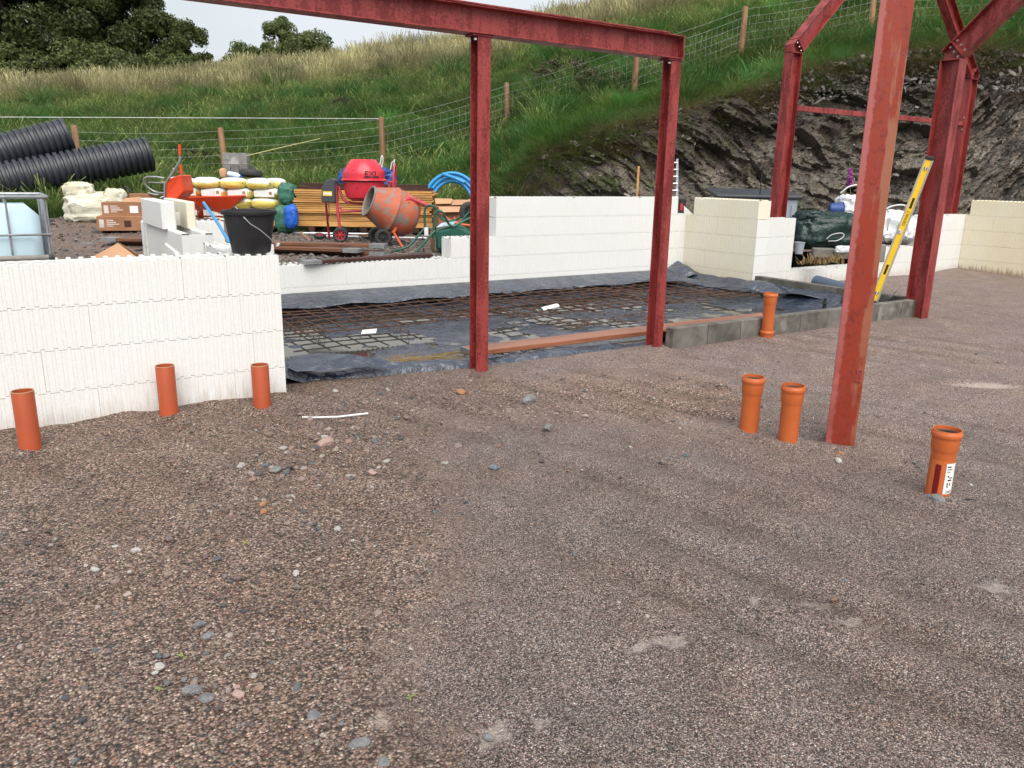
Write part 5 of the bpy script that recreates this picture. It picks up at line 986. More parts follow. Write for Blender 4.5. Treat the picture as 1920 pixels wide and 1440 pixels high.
# bulk liquid tank
t = thing('liquid_tank', 'pale blue caged liquid tank behind the long wall at the left edge', 'tank', (-1.72, 3.7, .05)); b = MB()
b.box((0, 0, .62), (1.08, .92, .94)); tk = b.build('tank', MAT['ibc'], t, 60, bevel=.09); MB().cyl((0, 0, 1.06), (0, 0, 1.12), .09, n=20).build('cap', MAT['black'], t, 40)
for s in (-1, 1):
    for i in range(5): MB().tube([(-.585 + i * .2925, s * .49, .12), (-.585 + i * .2925, s * .49, 1.17)], .009, 8).build('cage_bar', MAT['galv'], t, 50)
    for i in range(5): MB().tube([(s * .60, -.48 + i * .24, .12), (s * .60, -.48 + i * .24, 1.17)], .009, 8).build('cage_bar', MAT['galv'], t, 50)
for z_ in (.2, .52, .84, 1.17): MB().tube([(-.6, -.505, z_), (.6, -.505, z_), (.615, -.49, z_), (.615, .49, z_), (.6, .505, z_), (-.6, .505, z_), (-.615, .49, z_), (-.615, -.49, z_)], .010 if z_ < 1.1 else .016, 8, True).build('cage_rail', MAT['galv'], t, 50)
for x_ in (-.5, 0, .5): MB().box((x_, 0, .05), (.12, 1.0, .12)).build('pallet_foot', MAT['wood_brown'], t)
q = on(40, 493, 'y', .1); st = thing('weathered_stick', 'grey weathered stick with a black end on top of the long wall', 'stick', (q[0], .1, .985)); a_, b_ = on(-60, 494, 'y', .1), on(93, 492, 'y', .1); a_[2] = b_[2] = .978; MB().tube([a_ - q * [1, 0, 0] - [0, .1, .985], b_ - q * [1, 0, 0] - [0, .1, .985]], .015, 8).build('shaft', MAT['wood_dark'] if False else MAT['cement'], st, 50); e_ = b_ - q * [1, 0, 0] - [0, .1, .985]; MB().cyl(e_, e_ + np.array([.03, 0, 0]), .016, n=8).build('tip', MAT['rubber'], st, 50)

# bucket on the corner
bk = thing('builders_bucket', 'black builder\'s bucket standing on the foam wall corner', 'bucket', (-.135, .14, .963), YAW); n_ = .27
MB().lathe([(0, .012), (.112, .012), (.116, 0), (.121, .006), (.150, .18), (.160, n_ - .03), (.172, n_ - .028), (.176, n_ - .02), (.174, n_ - .004), (.168, n_), (.158, n_ - .004), (.150, .2), (.112, .02)], n=40).build('shell', MAT['bucket'], bk, 40)
hp = [(.165, -.02, .225)] + [(.17 * math.cos(a) * 1.0, -.035 - .158 * math.sin(a), .225 - .20 * math.sin(a) ** .9) for a in np.linspace(.05, 2.2, 14)]
MB().tube([(.168, -.03, .23), (.155, -.085, .215), (.12, -.145, .19), (.09, -.165, .17), (.075, -.168, .165)] if False else [(.02, -.174, .235), (.06, -.166, .19), (.11, -.145, .155), (.155, -.1, .10), (.17, -.06, .07), (.18, -.02, .055)], .0035, 6).build('wire_handle', MAT['galv'], bk, 50)
MB().cyl((.18, -.03, .053), (.18, -.0, .053), .011, n=10).build('handle_grip', MAT['strap'], bk, 50)
y = Yd('blue_pipe_offcut', 'straight blue pipe offcut leaning beside the bucket', 'pipe', 431, 456, .95); y.path([(382, 380, 1.2), (408, 418, .6), (431, 456, 0)], .013, 'blue_pipe', 'pipe')
y = Yd('white_batten', 'white foam strip leaning in the doorway', 'foam strip', 336, 478, .93); y.path([(312, 458, .3), (337, 478, 0)], .012, 'foam', 'strip', 4, sm=None)

# cardboard, boards and boxes left of the corner
y = Yd('cardboard_flap', 'folded corner of a pale cardboard sheet poking above the wall', 'cardboard', 215, 481, .7, t=7.2); b = MB(); A = [y.g(*p) for p in ((165, 486, 0), (221, 455.5, .1), (262, 486, 0), (215, 500, -.1))]; b.prism(A, y.g(215, 481, .015)); b.build('front_face', MAT['card_pale'], y.t); MB().prism([y.g(*p) for p in ((223, 456, .12), (268, 484, .12), (268, 500, .16), (223, 500, .3))], (0, .02, 0)).build('side_face', MAT['card'], y.t)
def board(label, pts, w_=.21, th=.04, mat='wood_brown', ends=(0, 1), zg=.47, grp='scaffold boards'):
    (x0, y0), (x1, y1), zz = pts; a = on(x0, y0, 'z', zz); c = on(x1, y1, 'z', zz); d = unit(c - a); L = np.linalg.norm(c - a); t = thing('scaffold_board', label, 'board', a, math.atan2(d[1], d[0])); MB().box((L / 2, w_ / 2, -th / 2), (L, w_, th)).build('board', MAT[mat], t, bevel=.004)
    for e_ in ends:
        for_x = .09 if e_ == 0 else L - .09; MB().box((for_x, w_ / 2, -th / 2), (.2, w_ + .006, th + .006)).build('end_plate', MAT['galv'], t)
    return t
board('scaffold board with plated end, top of the pile in front of the mixers', [(190, 446), (719, 459), .60]); board('scaffold board, second in the pile, its plated end set back', [(200, 450), (669, 468), .555]); board('scaffold board, third in the pile, with a double plated end', [(150, 456), (719, 473), .51]); board('lowest scaffold board in the pile, with plated end', [(140, 458), (722, 480), .465])
board('dark scaffold board lying against the low back wall', [(575, 490), (812, 476), .50], .14, .035, 'wood_dark', (0,))
y = Yd('wet_plastic_sheet', 'wet dark sheet lying flat in front of the cardboard boxes', 'sheet', 190, 442, .50); b = MB(); b.add([y.g(112, 446, -.1), y.g(275, 447, -.1), y.g(275, 434, .4), y.g(125, 434, .4)], [(0, 1, 2, 3)]); b.build('sheet', MAT['membrane'], y.t)
def carton(label, px, py, zg, w_, d_, h_, rot, tape=True, mat='card', lid=False, t=None, group=None, marks=True, cat='box', nm='cardboard_box'):
    y = Yd(nm, label, cat, px, py, zg, t=t, rot=rot, group=group); o = MB().box((0, d_ / 2, h_ / 2), (w_, d_, h_)).build('carton', MAT[mat], y.t, bevel=.006)
    if tape: MB().box((w_ * .5 - .0, -.0, h_ / 2), (.06, .006, h_ * .98)).build('tape', MAT['tape'], y.t)
    if marks:
        for i, l_ in enumerate((.09, .12, .16, .08)): MB().box((-w_ * .23 + l_ / 2 - .04, -.0015, h_ * (.72 - i * .13)), (l_, .003, .014)).build('print', MAT['ink_white'], y.t)
        MB().box((-w_ * .4, -.0015, h_ * .5), (.06, .003, h_ * .55)).build('print', MAT['ink_white'], y.t)
    return y
z_b = .47
c1 = carton('lower brown cardboard box with white print by the cream bag', 228, 433, z_b, .62, .42, .205, .3, t=11.3); MB().box((.09, -.0015, .10), (.09, .003, .09)).build('print', MAT['wood_dark'], c1.t)
c2 = carton('upper brown cardboard box with a white paper label', 234, 406, z_b + .21, .58, .40, .20, .3, t=11.32); MB().box((.13, -.0015, .10), (.11, .003, .1)).build('paper_label', MAT['paper'], c2.t)
MB().prism([(-.05, .0, .2), (.25, .0, .2), (.22, .12, .27), (.02, .12, .25)], (0, 0, .005)).build('open_flap', MAT['card_pale'], c2.t)
y = Yd('cardboard_box', 'flat brown box behind the upright barrow', 'box', 268, 375, .6, t=12.6); MB().box((0, 0, .03), (.34, .2, .14)).build('carton', MAT['card'], y.t, bevel=.005)
y = Yd('bulk_bag', 'crumpled cream bulk bag beside the cardboard boxes', 'bag', 162, 418, 'land', rot=.2); h = y.s; blob((.02, .35, .22), (.76, .62, .46), 4, .10, 60, 40, .45, 1.5, 1.4).build('bag', MAT['cream_bag'], y.t, 70); blob((-.14, .28, .46), (.42, .34, .30), 14, .16, 40, 26, .7, 1.6, 1.6).build('gathered_top', MAT['cream_bag'], y.t, 70)
MB().tube([y.g(130, 398, -.02), y.g(126, 385, -.05), y.g(140, 380, -.05), y.g(160, 388, -.06)], .012, 6).build('strap', MAT['strap'], y.t, 50)
y = Yd('rubble_sack', 'small cream sack open behind the boxes', 'bag', 218, 380, .6, t=12.4); blob((0, 0, .06), (.30, .24, .30), 7, .2, 30, 18, .6, 2.4, 1).build('sack', MAT['cream_bag'], y.t, 70); b = MB(); b.box((-.14, -.05, .06), (.04, .03, .2)); b.box((-.10, -.06, .04), (.03, .03, .18)); b.build('wood_scraps', MAT['wood_pale'], y.t)
y = Yd('crumpled_bag', 'small crumpled cream bag on the ground by the boxes', 'bag', 196, 432, 'land'); blob((0, -.05, .04), (.12, .1, .10), 9, .2, 20, 14, .8, 2, 1).build('bag', MAT['cream_bag'], y.t, 70)
y = Yd('hose_loops', 'loops of dark hose in the grass behind the boxes', 'hose', 237, 372, .62, t=13.2); MB().tube([(.10 * math.cos(a) * (1 - .02 * i), .02 * i / 10, .05 + .13 * math.sin(a)) for i, a in enumerate(np.linspace(0, 6.28 * 2, 40))], .012, 6).build('hose', MAT['rubber'], y.t, 60)

# upright barrow
y = Yd('wheelbarrow', 'orange wheelbarrow stood up on its nose, chrome handles in the air', 'wheelbarrow', 300, 384, .55, t=12.4)
tr = [(313, 336, 0), (339, 327, .1), (345, 360, .1), (330, 376, .05), (309, 372, 0)]; b = MB(); b.prism([y.g(*p) for p in tr], (0, .42, 0)); b.build('tray', MAT['barrow_red'], y.t, bevel=.02)
MB().prism([y.g(x_, y_, .12) for x_, y_ in ((316, 338), (337, 331), (341, 350), (318, 356))], (0, .3, .0)).build('tray_lip', MAT['barrow_red'], y.t)
y.path([(337, 292, 0), (338, 300, 0), (330, 314, 0), (318, 332, 0), (309, 345, 0), (309, 372, 0), (305, 384, 0)], .016, 'galv', 'handle_tube'); y.path([(339, 325, .42), (340, 335, .42), (330, 352, .4), (312, 366, .38), (300, 372, .3)], .016, 'galv', 'handle_tube'); y.path([(325, 316, 0), (336, 324, .4)], .012, 'galv', 'cross_brace')
y.path(curve([(308, 334, 0), (292, 332, .0), (276, 332, .02), (270, 338, .05), (276, 350, .08), (292, 360, .1), (308, 362, .05)]), .015, 'galv', 'leg_loop'); y.path([(278, 342, .05), (308, 343, .02)], .011, 'galv', 'leg_brace'); y.path(curve([(340, 346, .3), (318, 360, .2), (296, 365, .1), (278, 362, .1)]), .014, 'galv', 'leg_loop')
y.path([(337, 271, 0), (337, 290, 0)], .021, 'barrow_red', 'grip'); y.path([(339, 309, .42), (340, 326, .42)], .021, 'barrow_red', 'grip')

# barrow with the big plastic tray
y = Yd('wheelbarrow', 'bright red-orange plastic barrow tray in front of the yellow bags', 'wheelbarrow', 400, 432, .45); y.Y -= .2
rim = [(340, 371, -.15), (461, 367, -.25), (461, 366, .45), (344, 369, .45)]; bot = [(371, 408, .0), (414, 410, -.02), (412, 407, .3), (373, 406, .3)]
b = MB(); b.hexa([y.g(*p) for p in bot] + [y.g(*p) for p in rim]); tr = b.build('tray', MAT['barrow_red'], y.t, 40, bevel=.03); b = MB(); R4 = [y.g(*p) for p in rim]; b.tube(R4, .013, 8, True); b.build('rolled_rim', MAT['barrow_red'], y.t, 50)
lettering('lettering', 'Belle', .115, MAT['ink'], y.t, tuple(y.g(387, 390, -.20)), (math.radians(62), 0, 0), .002)
y.path([(440, 386, -.1), (455, 402, -.1), (470, 412, -.1)], .014, 'galv', 'handle_tube'); y.path([(372, 410, 0), (404, 416, 0), (432, 420, -.05)], .015, 'galv', 'under_frame'); wheel(y.t, y.g(420, 430, .1), (0, 1, 0), .16, .09, 'black')

# sacks on a pallet
def sack_mesh(seed):
    b = blob((0, 0, 0), (.485, .36, .195), seed, .06, 40, 20, .78, 2.0, .5)
    for sx in (-1, 1):
        for sy in (-1, 1): b.add([(sx * .215, sy * .13, .01), (sx * .262, sy * .172, .03), (sx * .27, sy * .15, -.012), (sx * .225, sy * .11, -.02)], [(0, 1, 2, 3)])
    return b.mesh('sack', MAT['sack'], 70)
SK = [sack_mesh(i) for i in range(4)]
py_ = Yd('pallet', 'low timber pallet under the yellow and white sacks', 'pallet', 432, 437, .45, t=14.0)
for i in range(5): MB().box((0, -.28 + i * .22, .115), (1.75, .12, .022)).build('slat', MAT['wood_brown'], py_.t)
for i in (-1, 0, 1): MB().box((i * .75, .15, .05), (.12, 1.0, .1)).build('bearer', MAT['wood_brown'], py_.t)
rn = ('bottom', 'second', 'middle', 'fourth', 'top'); cn = ('at the left end', 'left of centre', 'right of centre', 'at the right end')
for row in range(5):
    for c_i in range(4):
        px = 362 + c_i * 48 + (row % 2) * 3 - (8 if row == 4 else 0); base = py_.g(px, 437, 0)
        loc = np.array([base[0], -.14 + (.05 if row % 2 else 0) , .20 + row * .165]); wl_ = py_.o + RH * loc[0] + FH * loc[1] + UZ * loc[2]; sk = thing('sack', 'yellow and white sack in the %s row of the pile, %s' % (rn[row], cn[c_i]), 'sack', wl_, YAW + random.gauss(0, .06), 'sacks stacked on the pallet'); o = put('body', SK[(row * 3 + c_i) % 4], sk, None, math.pi if random.random() < .5 else 0)
        if row in (1, 3): MB().box((-.0, -.183, .0), (.34, .006, .10)).build('printed_panel', MAT['paper'], sk); MB().box((.11, -.1855, .01), (.05, .004, .05)).build('print', MAT['straw'], sk)
    wl_ = py_.o + RH * (.80 + .04 * (row % 2)) + FH * .16 + UZ * (.20 + row * .165); sk = thing('sack', 'yellow sack end-on in the %s row, by the green bundle' % rn[row], 'sack', wl_, YAW + 1.57, 'sacks stacked on the pallet'); put('body', SK[row % 4], sk)
top = py_.o + UZ * (.20 + 4 * .165 + .1)
q = top + RH * .12 + FH * .1; bo = thing('water_bottle', 'clear blue plastic bottle lying on the sacks', 'bottle', q, YAW - .5); MB().lathe([(0, 0), (.045, .0), (.047, .03), (.047, .2), (.03, .25), (.014, .275), (.014, .29)], (-.15, 0, .055), (1, 0, -.12), 18).build('body', MAT['clear'], bo, 50); MB().lathe([(0, .31), (.016, .31), (.016, .288)], (-.15, 0, .055), (1, 0, -.12), 12).build('cap', MAT['blue_bright'], bo, 50)
q = top + RH * -.10 + FH * .14; bo = thing('sponge_float', 'tan sponge float lying beside the bottle', 'float', q, YAW); blob((0, 0, .07), (.12, .1, .16), 3, .15, 20, 12, .6).build('sponge', MAT['card_pale'], bo, 60)
q = top + RH * .36 + FH * .22; bo = thing('spare_tyre', 'black barrow tyre with a red centre lying on the sacks', 'tyre', q, YAW); wheel(bo, (0, 0, .07), (.05, .1, 1), .2, .12, 'red_paint', name='tyre')
y = Yd('tree_tub_lid', 'dark flat lid behind the top sacks', 'lid', 392, 336, .9, t=15.0); MB().cyl((0, 0, 0), (0, 0, .03), .3, n=24).build('lid', MAT['black'], y.t, 40)

# blocks by the fence
y = Yd('concrete_block', 'single grey concrete block laid across three others by the fence post', 'block', 444, 309, 1.2, t=15.2); MB().box((0, 0, .11), (.46, .2, .215)).build('block', MAT['block'], y.t, bevel=.006)
for i, lb in enumerate(('left', 'middle', 'right')): y = Yd('concrete_block', 'lower grey concrete block by the fence post, %s of three' % lb, 'block', 430 + i * 15.5, 334, 1.0, t=15.2, group='blocks by the fence post'); MB().box((0, .1, .13), (.15, .44, .225)).build('block', MAT['block'], y.t, bevel=.006)

# green and blue bundles
y = Yd('tarpaulin_bundle', 'pale green plastic bundle beside the sacks', 'bundle', 540, 382, .8, t=13.6); blob((0, 0, .16), (.30, .3, .36), 21, .16, 40, 24, .7, 2.4, 1).build('bundle', MAT['green_tarp'], y.t, 70)
y = Yd('tarpaulin_bundle', 'bright blue plastic bundle hanging over the lower green one', 'bundle', 545, 420, .6, t=13.3); blob((.02, 0, .12), (.22, .2, .38), 22, .16, 36, 22, .6, 2.6, 1).build('bundle', MAT['blue_bright'], y.t, 70)
y = Yd('tarpaulin_bundle', 'lower green plastic bundle at the foot of the sacks', 'bundle', 535, 433, .46, t=13.5); blob((0, 0, .2), (.32, .34, .46), 23, .16, 40, 24, .65, 2.4, 1).build('bundle', MAT['green_tarp'], y.t, 70)

# sawn timber stack
y = Yd('timber_stack', 'neat stack of fresh yellow boards behind the cement mixers', 'timber stack', 682, 434, .50, t=13.6); xl, xr = y.g(553, 420)[0], y.g(812, 420)[0]; L = xr - xl; ztop = y.g(680, 357)[2]; cx = (xl + xr) / 2
z_ = .07
for i in range(2): MB().box((cx + random.gauss(0, .02), .35, z_ + .045), (L * .985, .7, .085)).build('board', MAT['wood_pale'], y.t, bevel=.004); z_ += .092
nb = 12; dz = (ztop - z_) / nb
for i in range(nb): MB().box((cx + random.gauss(0, .018) - .01, .35 + random.gauss(0, .012), z_ + dz / 2), (L * random.uniform(.975, 1.01), .7, dz - .007)).build('board', MAT['wood_pale'], y.t, bevel=.003); z_ += dz
for x_ in (-.9, 0, .9): MB().box((cx + x_, .35, .03), (.1, .75, .07)).build('bearer', MAT['wood_dark'], y.t)
for i, (p0, p1, dy, zz) in enumerate(((556, 810, .1, 0), (556, 808, .3, 0), (575, 800, .18, .052), (553, 640, .4, .052))):
    xa_, xb_ = y.g(p0, 350)[0], y.g(p1, 350)[0]; q = y.o + RH * ((xa_ + xb_) / 2) + FH * dy + UZ * (ztop + .006 + zz); tt_ = thing('dark_timber', 'dark brown timber length %s on the yellow board stack' % ('at the front', 'at the back', 'on the upper layer', 'short, at the left end')[i], 'timber', q, YAW); MB().box((0, 0, .025), (xb_ - xa_, .12, .048)).build('beam', MAT['wood_dark'], tt_, bevel=.003)
for i, (p0, p1, yy_) in enumerate(((550, 760, 437), (610, 800, 443))):
    a_, b_ = on(p0, yy_, 'z', .47), on(p1, yy_ + (3 if i == 0 else 4), 'z', .47); tag(MB().tube([a_, b_], .022, 10).build('metal_pole', MAT['alu'], None, 50), ('grey metal pole on the ground in front of the timber stack', 'second grey metal pole running under the orange mixer')[i], 'pole')

# blue bulk bag behind the red mixer
y = Yd('bulk_bag', 'dark blue woven bag with white loops behind the red mixer', 'bag', 690, 352, .9, t=13.9); blob((0, 0, .12), (.98, .5, .46), 31, .16, 50, 30, .6, 2.2, 1).build('bag', MAT['blue_tarp'], y.t, 70)
for px in (714, 736): y.path(curve([(px - 4, 318, -.1), (px - 1, 305, -.1), (px + 2, 292 if px < 720 else 303, -.1), (px + 4, 300, -.1), (px + 1, 316, -.1)]), .010, 'strap', 'loop_handle')

# red cement mixer
y = Yd('cement_mixer', 'clean bright red cement mixer with its drum mouth up', 'cement mixer', 680, 455, .45); g = y.g; dc = g(682.5, 336, .1); rr = lambda p: p * y.s
zt, zb = g(682, 299, .1)[2] - dc[2], g(682, 375, .1)[2] - dc[2]
MB().lathe([(rr(16), zt - .02), (rr(19.5), zt - .005), (rr(20.5), zt), (rr(23), zt - .012), (rr(36.5), rr(14)), (rr(37.5), rr(8)), (rr(37.5), rr(1)), (rr(41), rr(-.5)), (rr(41.5), rr(-2)), (rr(36), rr(-3)), (rr(35), rr(-22)), (rr(32), rr(-32)), (rr(22), rr(-38)), (0, rr(-39.5))], dc, (0, 0, 1), 40).build('drum', MAT['red_paint'], y.t, 35)
MB().lathe([(rr(41.2), rr(-1.8)), (rr(37.8), rr(-4)), (rr(35.6), rr(-4))], dc, (0, 0, 1), 40).build('ring_gear', MAT['black'], y.t, 35)
for a_, z_ in ((-1.9, .12), (-1.75, -.13)): c_ = dc + np.array([math.cos(a_) * rr(34), math.sin(a_) * rr(34), z_]); MB().cyl(c_, c_ + np.array([math.cos(a_), math.sin(a_), 0]) * .02, .012, n=8).build('bolt', MAT['ink'], y.t)
lettering('lettering', 'EXL', .115, MAT['ink'], y.t, tuple(dc + np.array([rr(37.2) * .52, -rr(37.2) * .855, rr(9)])), (math.radians(90), 0, math.radians(31)), .002, 1.1)
MB().box(dc + np.array([rr(37.8) * .52, -rr(37.8) * .855, rr(4)]), (.24, .004, .014), ((math.cos(.54), math.sin(.54), 0), (-math.sin(.54), math.cos(.54), 0), (0, 0, 1))).build('print', MAT['ink'], y.t)
m_ = [g(602, 379, .02), g(629, 380, .02), g(628, 338, .02), g(622, 334, .02), g(611, 339, .02), g(603, 352, .02)]; mb_ = MB().prism(m_, (0, .24, 0)).build('motor_box', MAT['store_lid'], y.t, bevel=.012); lb_ = g(614, 363, .012); MB().box(lb_, (.14, .006, .07)).build('rating_label', MAT['label_yellow'], mb_); MB().box(lb_ - np.array([0, .002, 0]), (.12, .006, .03)).build('paper', MAT['paper'], mb_)
y.path([(629, 346, .1), (632, 385, .08), (637, 428, .05)], .022, 'red_frame', 'leg'); y.path(curve([(636, 350, .12), (641, 368, .1), (652, 379, .08), (684, 382, .08), (715, 380, .1), (735, 360, .12)]), .020, 'red_frame', 'yoke'); y.path([(636, 397, .06), (678, 395, .06), (720, 395, .08)], .018, 'red_frame', 'cross_bar'); y.path([(634, 386, .08), (645, 398, .06)], .015, 'red_frame', 'gusset')
y.path([(730, 345, .12), (727, 395, .1), (722, 452, .1)], .020, 'red_frame', 'leg'); y.path([(741, 345, .2), (742, 395, .3), (745, 450, .4)], .020, 'red_frame', 'leg'); y.path([(728, 342, .12), (744, 342, .2)], .02, 'red_frame', 'bearing_bar'); y.path([(610, 372, .3), (618, 452, .6)], .018, 'red_frame', 'leg')
cw = g(739, 342, .05); MB().tube([cw + np.array([.035 * math.sin(a) * .6 + .0, .24 * math.cos(a) * .5, .26 * math.sin(a)]) for a in np.linspace(0, 6.283, 28)[:-1]], .014, 8, True).build('tilt_wheel', MAT['red_frame'], y.t, 50); MB().box(cw, (.03, .03, .46)).build('tilt_spoke', MAT['red_frame'], y.t)
y.path(curve([(616, 380, .02), (617, 400, .0), (614, 418, .05), (617, 428, .3)]), .006, 'black', 'mains_lead', 6); wheel(y.t, g(638, 440.5, .02), (.15, -1, 0), .112, .07, 'red_paint', .58); wheel(y.t, g(640, 437, .55), (.15, -1, 0), .112, .07, 'red_paint', .58)
y = Yd('mixer_wheel_cover', 'flat red and black wheel lying on the stones by the red mixer', 'wheel', 600, 447, .46); wheel(y.t, (0, 0, .04), (.1, -.15, 1), .10, .06, 'red_paint', .5)

# orange cement mixer
y = Yd('cement_mixer', 'cement-crusted orange mixer tipped with its mouth to the left', 'cement mixer', 722, 461, .45); g = y.g; mouth = g(691.5, 377, -.08); ax = unit(np.array([.82, .40, -.36])); k_ = y.s
prof = [(24.5, 1), (26.5, -1.5), (27.5, 1.5), (27, 4), (39.5, 36), (41, 40), (42.5, 42), (41, 45), (41.5, 62), (38, 78), (27, 90), (12, 95), (0, 95)]
MB().lathe([(r * k_, h * k_) for r, h in prof], mouth, ax, 40).build('drum', MAT['mixer_crust'], y.t, 40); MB().lathe([(24.5 * k_, 1 * k_), (36 * k_, 36 * k_), (37 * k_, 70 * k_), (0, 85 * k_)], mouth, ax, 36).build('drum_inside', MAT['cement'], y.t, 40); MB().tube([mouth + (frame(ax)[0] * math.cos(a) + frame(ax)[1] * math.sin(a)) * 26.5 * k_ for a in np.linspace(0, 6.283, 40)[:-1]], .014, 8, True).build('mouth_rim', MAT['cement'], y.t, 50)
for a_ in (.4, 2.5): e_, g_ = frame(ax); MB().box(mouth + ax * 30 * k_ + (e_ * math.cos(a_) + g_ * math.sin(a_)) * 20 * k_, (.05, .02, .3), (e_, g_, ax)).build('paddle', MAT['cement'], y.t)
MB().tube([mouth + ax * 43 * k_ + (frame(ax)[0] * math.cos(a) + frame(ax)[1] * math.sin(a)) * 42 * k_ for a in np.linspace(0, 6.283, 48)[:-1]], .008, 6, True).build('drum_seam', MAT['mixer_crust'], y.t, 50)
y.path(curve([(756, 382, -.12), (759, 376, -.1), (768, 373, -.05), (778, 376, .0), (803, 386, .05)]), .033, 'red_frame', 'yoke'); y.path([(766, 378, -.1), (760, 392, -.12), (738, 436, -.15)], .026, 'orange_paint', 'arm'); y.path([(737, 434, -.15), (755, 464, -.18)], .018, 'orange_paint', 'foot'); y.path([(739, 430, .3), (752, 460, .4)], .018, 'orange_paint', 'foot'); y.path([(737, 434, -.15), (720, 446, .1)], .016, 'orange_paint', 'axle_arm')
mp = [(752, 430), (762, 431), (772, 424), (779, 408), (777, 396), (771, 391), (764, 396)]; mb_ = MB().prism([g(a, b_, -.08) for a, b_ in mp], (0, .22, 0)).build('motor_cover', MAT['black'], y.t, bevel=.012); MB().box(g(764, 415, -.085), (.085, .008, .055)).build('warning_label', MAT['label_yellow'], mb_)
wheel(y.t, g(719, 445, -.12), (.1, -1, 0), .127, .075, 'black', .55); wheel(y.t, g(706, 441, .5), (.1, -1, 0), .127, .075, 'black', .55)
y = Yd('broken_slab', 'tilted piece of broken board beside the orange mixer wheel', 'board', 690, 447, .46); MB().box((0, 0, .06), (.26, .2, .025), ((1, 0, .12), (0, 1, 0), (-.12, 0, 1))).build('piece', MAT['wood_post'], y.t); MB().tube([(.06, .02, 0), (.09, 0, .06)], .02, 6).build('prop', MAT['wood_post'], y.t)
y = Yd('timber_offcut', 'short grey timber offcut on the stones left of the red wheel', 'offcut', 575, 448, .47); y.path([(564, 436, .3), (583, 452, 0)], .022, 'wood_post', 'piece', 4, sm=None)

# upturned green barrow
y = Yd('wheelbarrow', 'dark green barrow tipped over with its handles to the left', 'wheelbarrow', 835, 468, .46, t=10.6); g = y.g
tb = [(816, 434, -.1), (862, 424, -.1), (884, 437, -.1), (896, 452, -.1), (880, 470, -.1), (818, 468, -.1)]; b = MB(); n6 = len(tb); F0 = [g(*p) for p in tb]; F1 = [g(p[0] * .97 + 826 * .03, p[1] - 6, .5) for p in tb]; b.add(F0 + F1, [tuple(range(n6)), tuple(range(2 * n6 - 1, n6 - 1, -1))] + [(i, n6 + i, n6 + (i + 1) % n6, (i + 1) % n6) for i in range(n6)]); b.build('tray', MAT['green_paint'], y.t, 40, bevel=.025)
MB().add([g(817, 427, -.05), g(850, 421, -.05), g(856, 414, .3), g(828, 418, .3)], [(0, 1, 2, 3)]).build('tray_puddle', MAT['clear'], y.t)
y.path(curve([(812, 448, -.2), (814, 420, -.2), (815, 403, -.2), (820, 396, -.2), (828, 397, -.2), (835, 408, -.15), (842, 420, -.1), (852, 424, -.1), (866, 416, -.05), (887, 406, .0)], 5), .016, 'green_paint', 'frame_tube'); y.path(curve([(797, 428, .2), (796, 400, .2), (799, 388, .2), (806, 385, .2), (814, 388, .2), (822, 402, .25), (832, 412, .3), (850, 414, .3), (866, 405, .3)], 5), .016, 'green_paint', 'frame_tube')
y.path(curve([(816, 432, -.2), (800, 450, -.25), (781, 472, -.3)]), .016, 'green_paint', 'handle'); y.path(curve([(800, 424, .15), (784, 442, .1), (768, 460, .05), (752, 467, .0), (738, 471, .0)]), .016, 'green_paint', 'handle'); y.path([(757, 465, .02), (733, 473, .0)], .021, 'rubber', 'grip'); y.path([(797, 425, .2), (815, 433, -.2)], .014, 'green_paint', 'cross_bar'); MB().box(g(800, 434, 0), (.05, .1, .1)).build('bracket_label', MAT['paper'], y.t)
wheel(y.t, g(880, 397, .12), (.2, -1, 0), .135, .09, 'black', .5); y.path([(862, 418, .0), (880, 397, .04)], .012, 'green_paint', 'fork')
y = Yd('timber_stub', 'short upright timber stub under the green barrow', 'timber', 811, 472, .46, t=10.9); MB().box((0, 0, .13), (.05, .05, .32)).build('stub', MAT['wood_post'], y.t)
y = Yd('barrow_frame', 'orange barrow frame half hidden behind the green one', 'wheelbarrow', 860, 440, .46, t=12.0); y.path(curve([(826, 400, 0), (842, 412, 0), (862, 420, 0), (900, 425, 0)]), .018, 'orange_paint', 'frame_tube'); y.path([(852, 408, .2), (858, 420, .1), (866, 425, 0)], .014, 'orange_paint', 'strut'); MB().box(g(874, 424, .9), (.3, .3, .06)).build('tray_edge', MAT['barrow_red'], y.t, bevel=.01)

# cartons and blue coil behind
for px, py, w_, d_, h_, rot, mt, lb in ((832, 398, .30, .3, .22, .1, 'card_pale', 'pale open carton behind the green barrow, left one'), (864, 398, .30, .3, .20, -.2, 'card_pale', 'pale carton behind the green barrow, right one'), (845, 428, .40, .3, .34, .25, 'card', 'larger brown carton in front of the two pale ones'), (893, 412, .26, .3, .32, 0, 'card', 'brown carton close to the first red post')):
    q = Yd('cardboard_box', lb, 'box', px, py, .5, t=12.9 if mt == 'card' else 13.4, rot=rot); MB().box((0, d_ / 2, h_ / 2), (w_, d_, h_)).build('carton', MAT[mt], q.t, bevel=.006); MB().prism([(-w_ / 2, 0, h_), (w_ / 2, 0, h_), (w_ / 2 - .03, -.10, h_ - .07), (-w_ / 2 + .02, -.11, h_ - .08)], (0, .006, .004)).build('open_flap', MAT['card_pale'], q.t)
y = Yd('pipe_coil', 'coil of bright blue water pipe by the rock', 'pipe coil', 848, 395, .6, t=14.2); cc = y.g(845, 385)
for i in range(3):
    r = (50 - i * 6.3) * y.s; b = MB(); b.tube([cc + np.array([math.cos(a) * r + .02, .12 * math.sin(a) + .02 * i, math.sin(a) * r * (1.12 if math.sin(a) > 0 else 1)]) for a in np.linspace(-.2, 3.35, 34)], .031, 10); b.build('turn', MAT['blue_pipe'], y.t, 50)
y.path([(829, 326, 0), (850, 333, .05), (870, 342, .05)], .031, 'blue_pipe', 'loose_end')

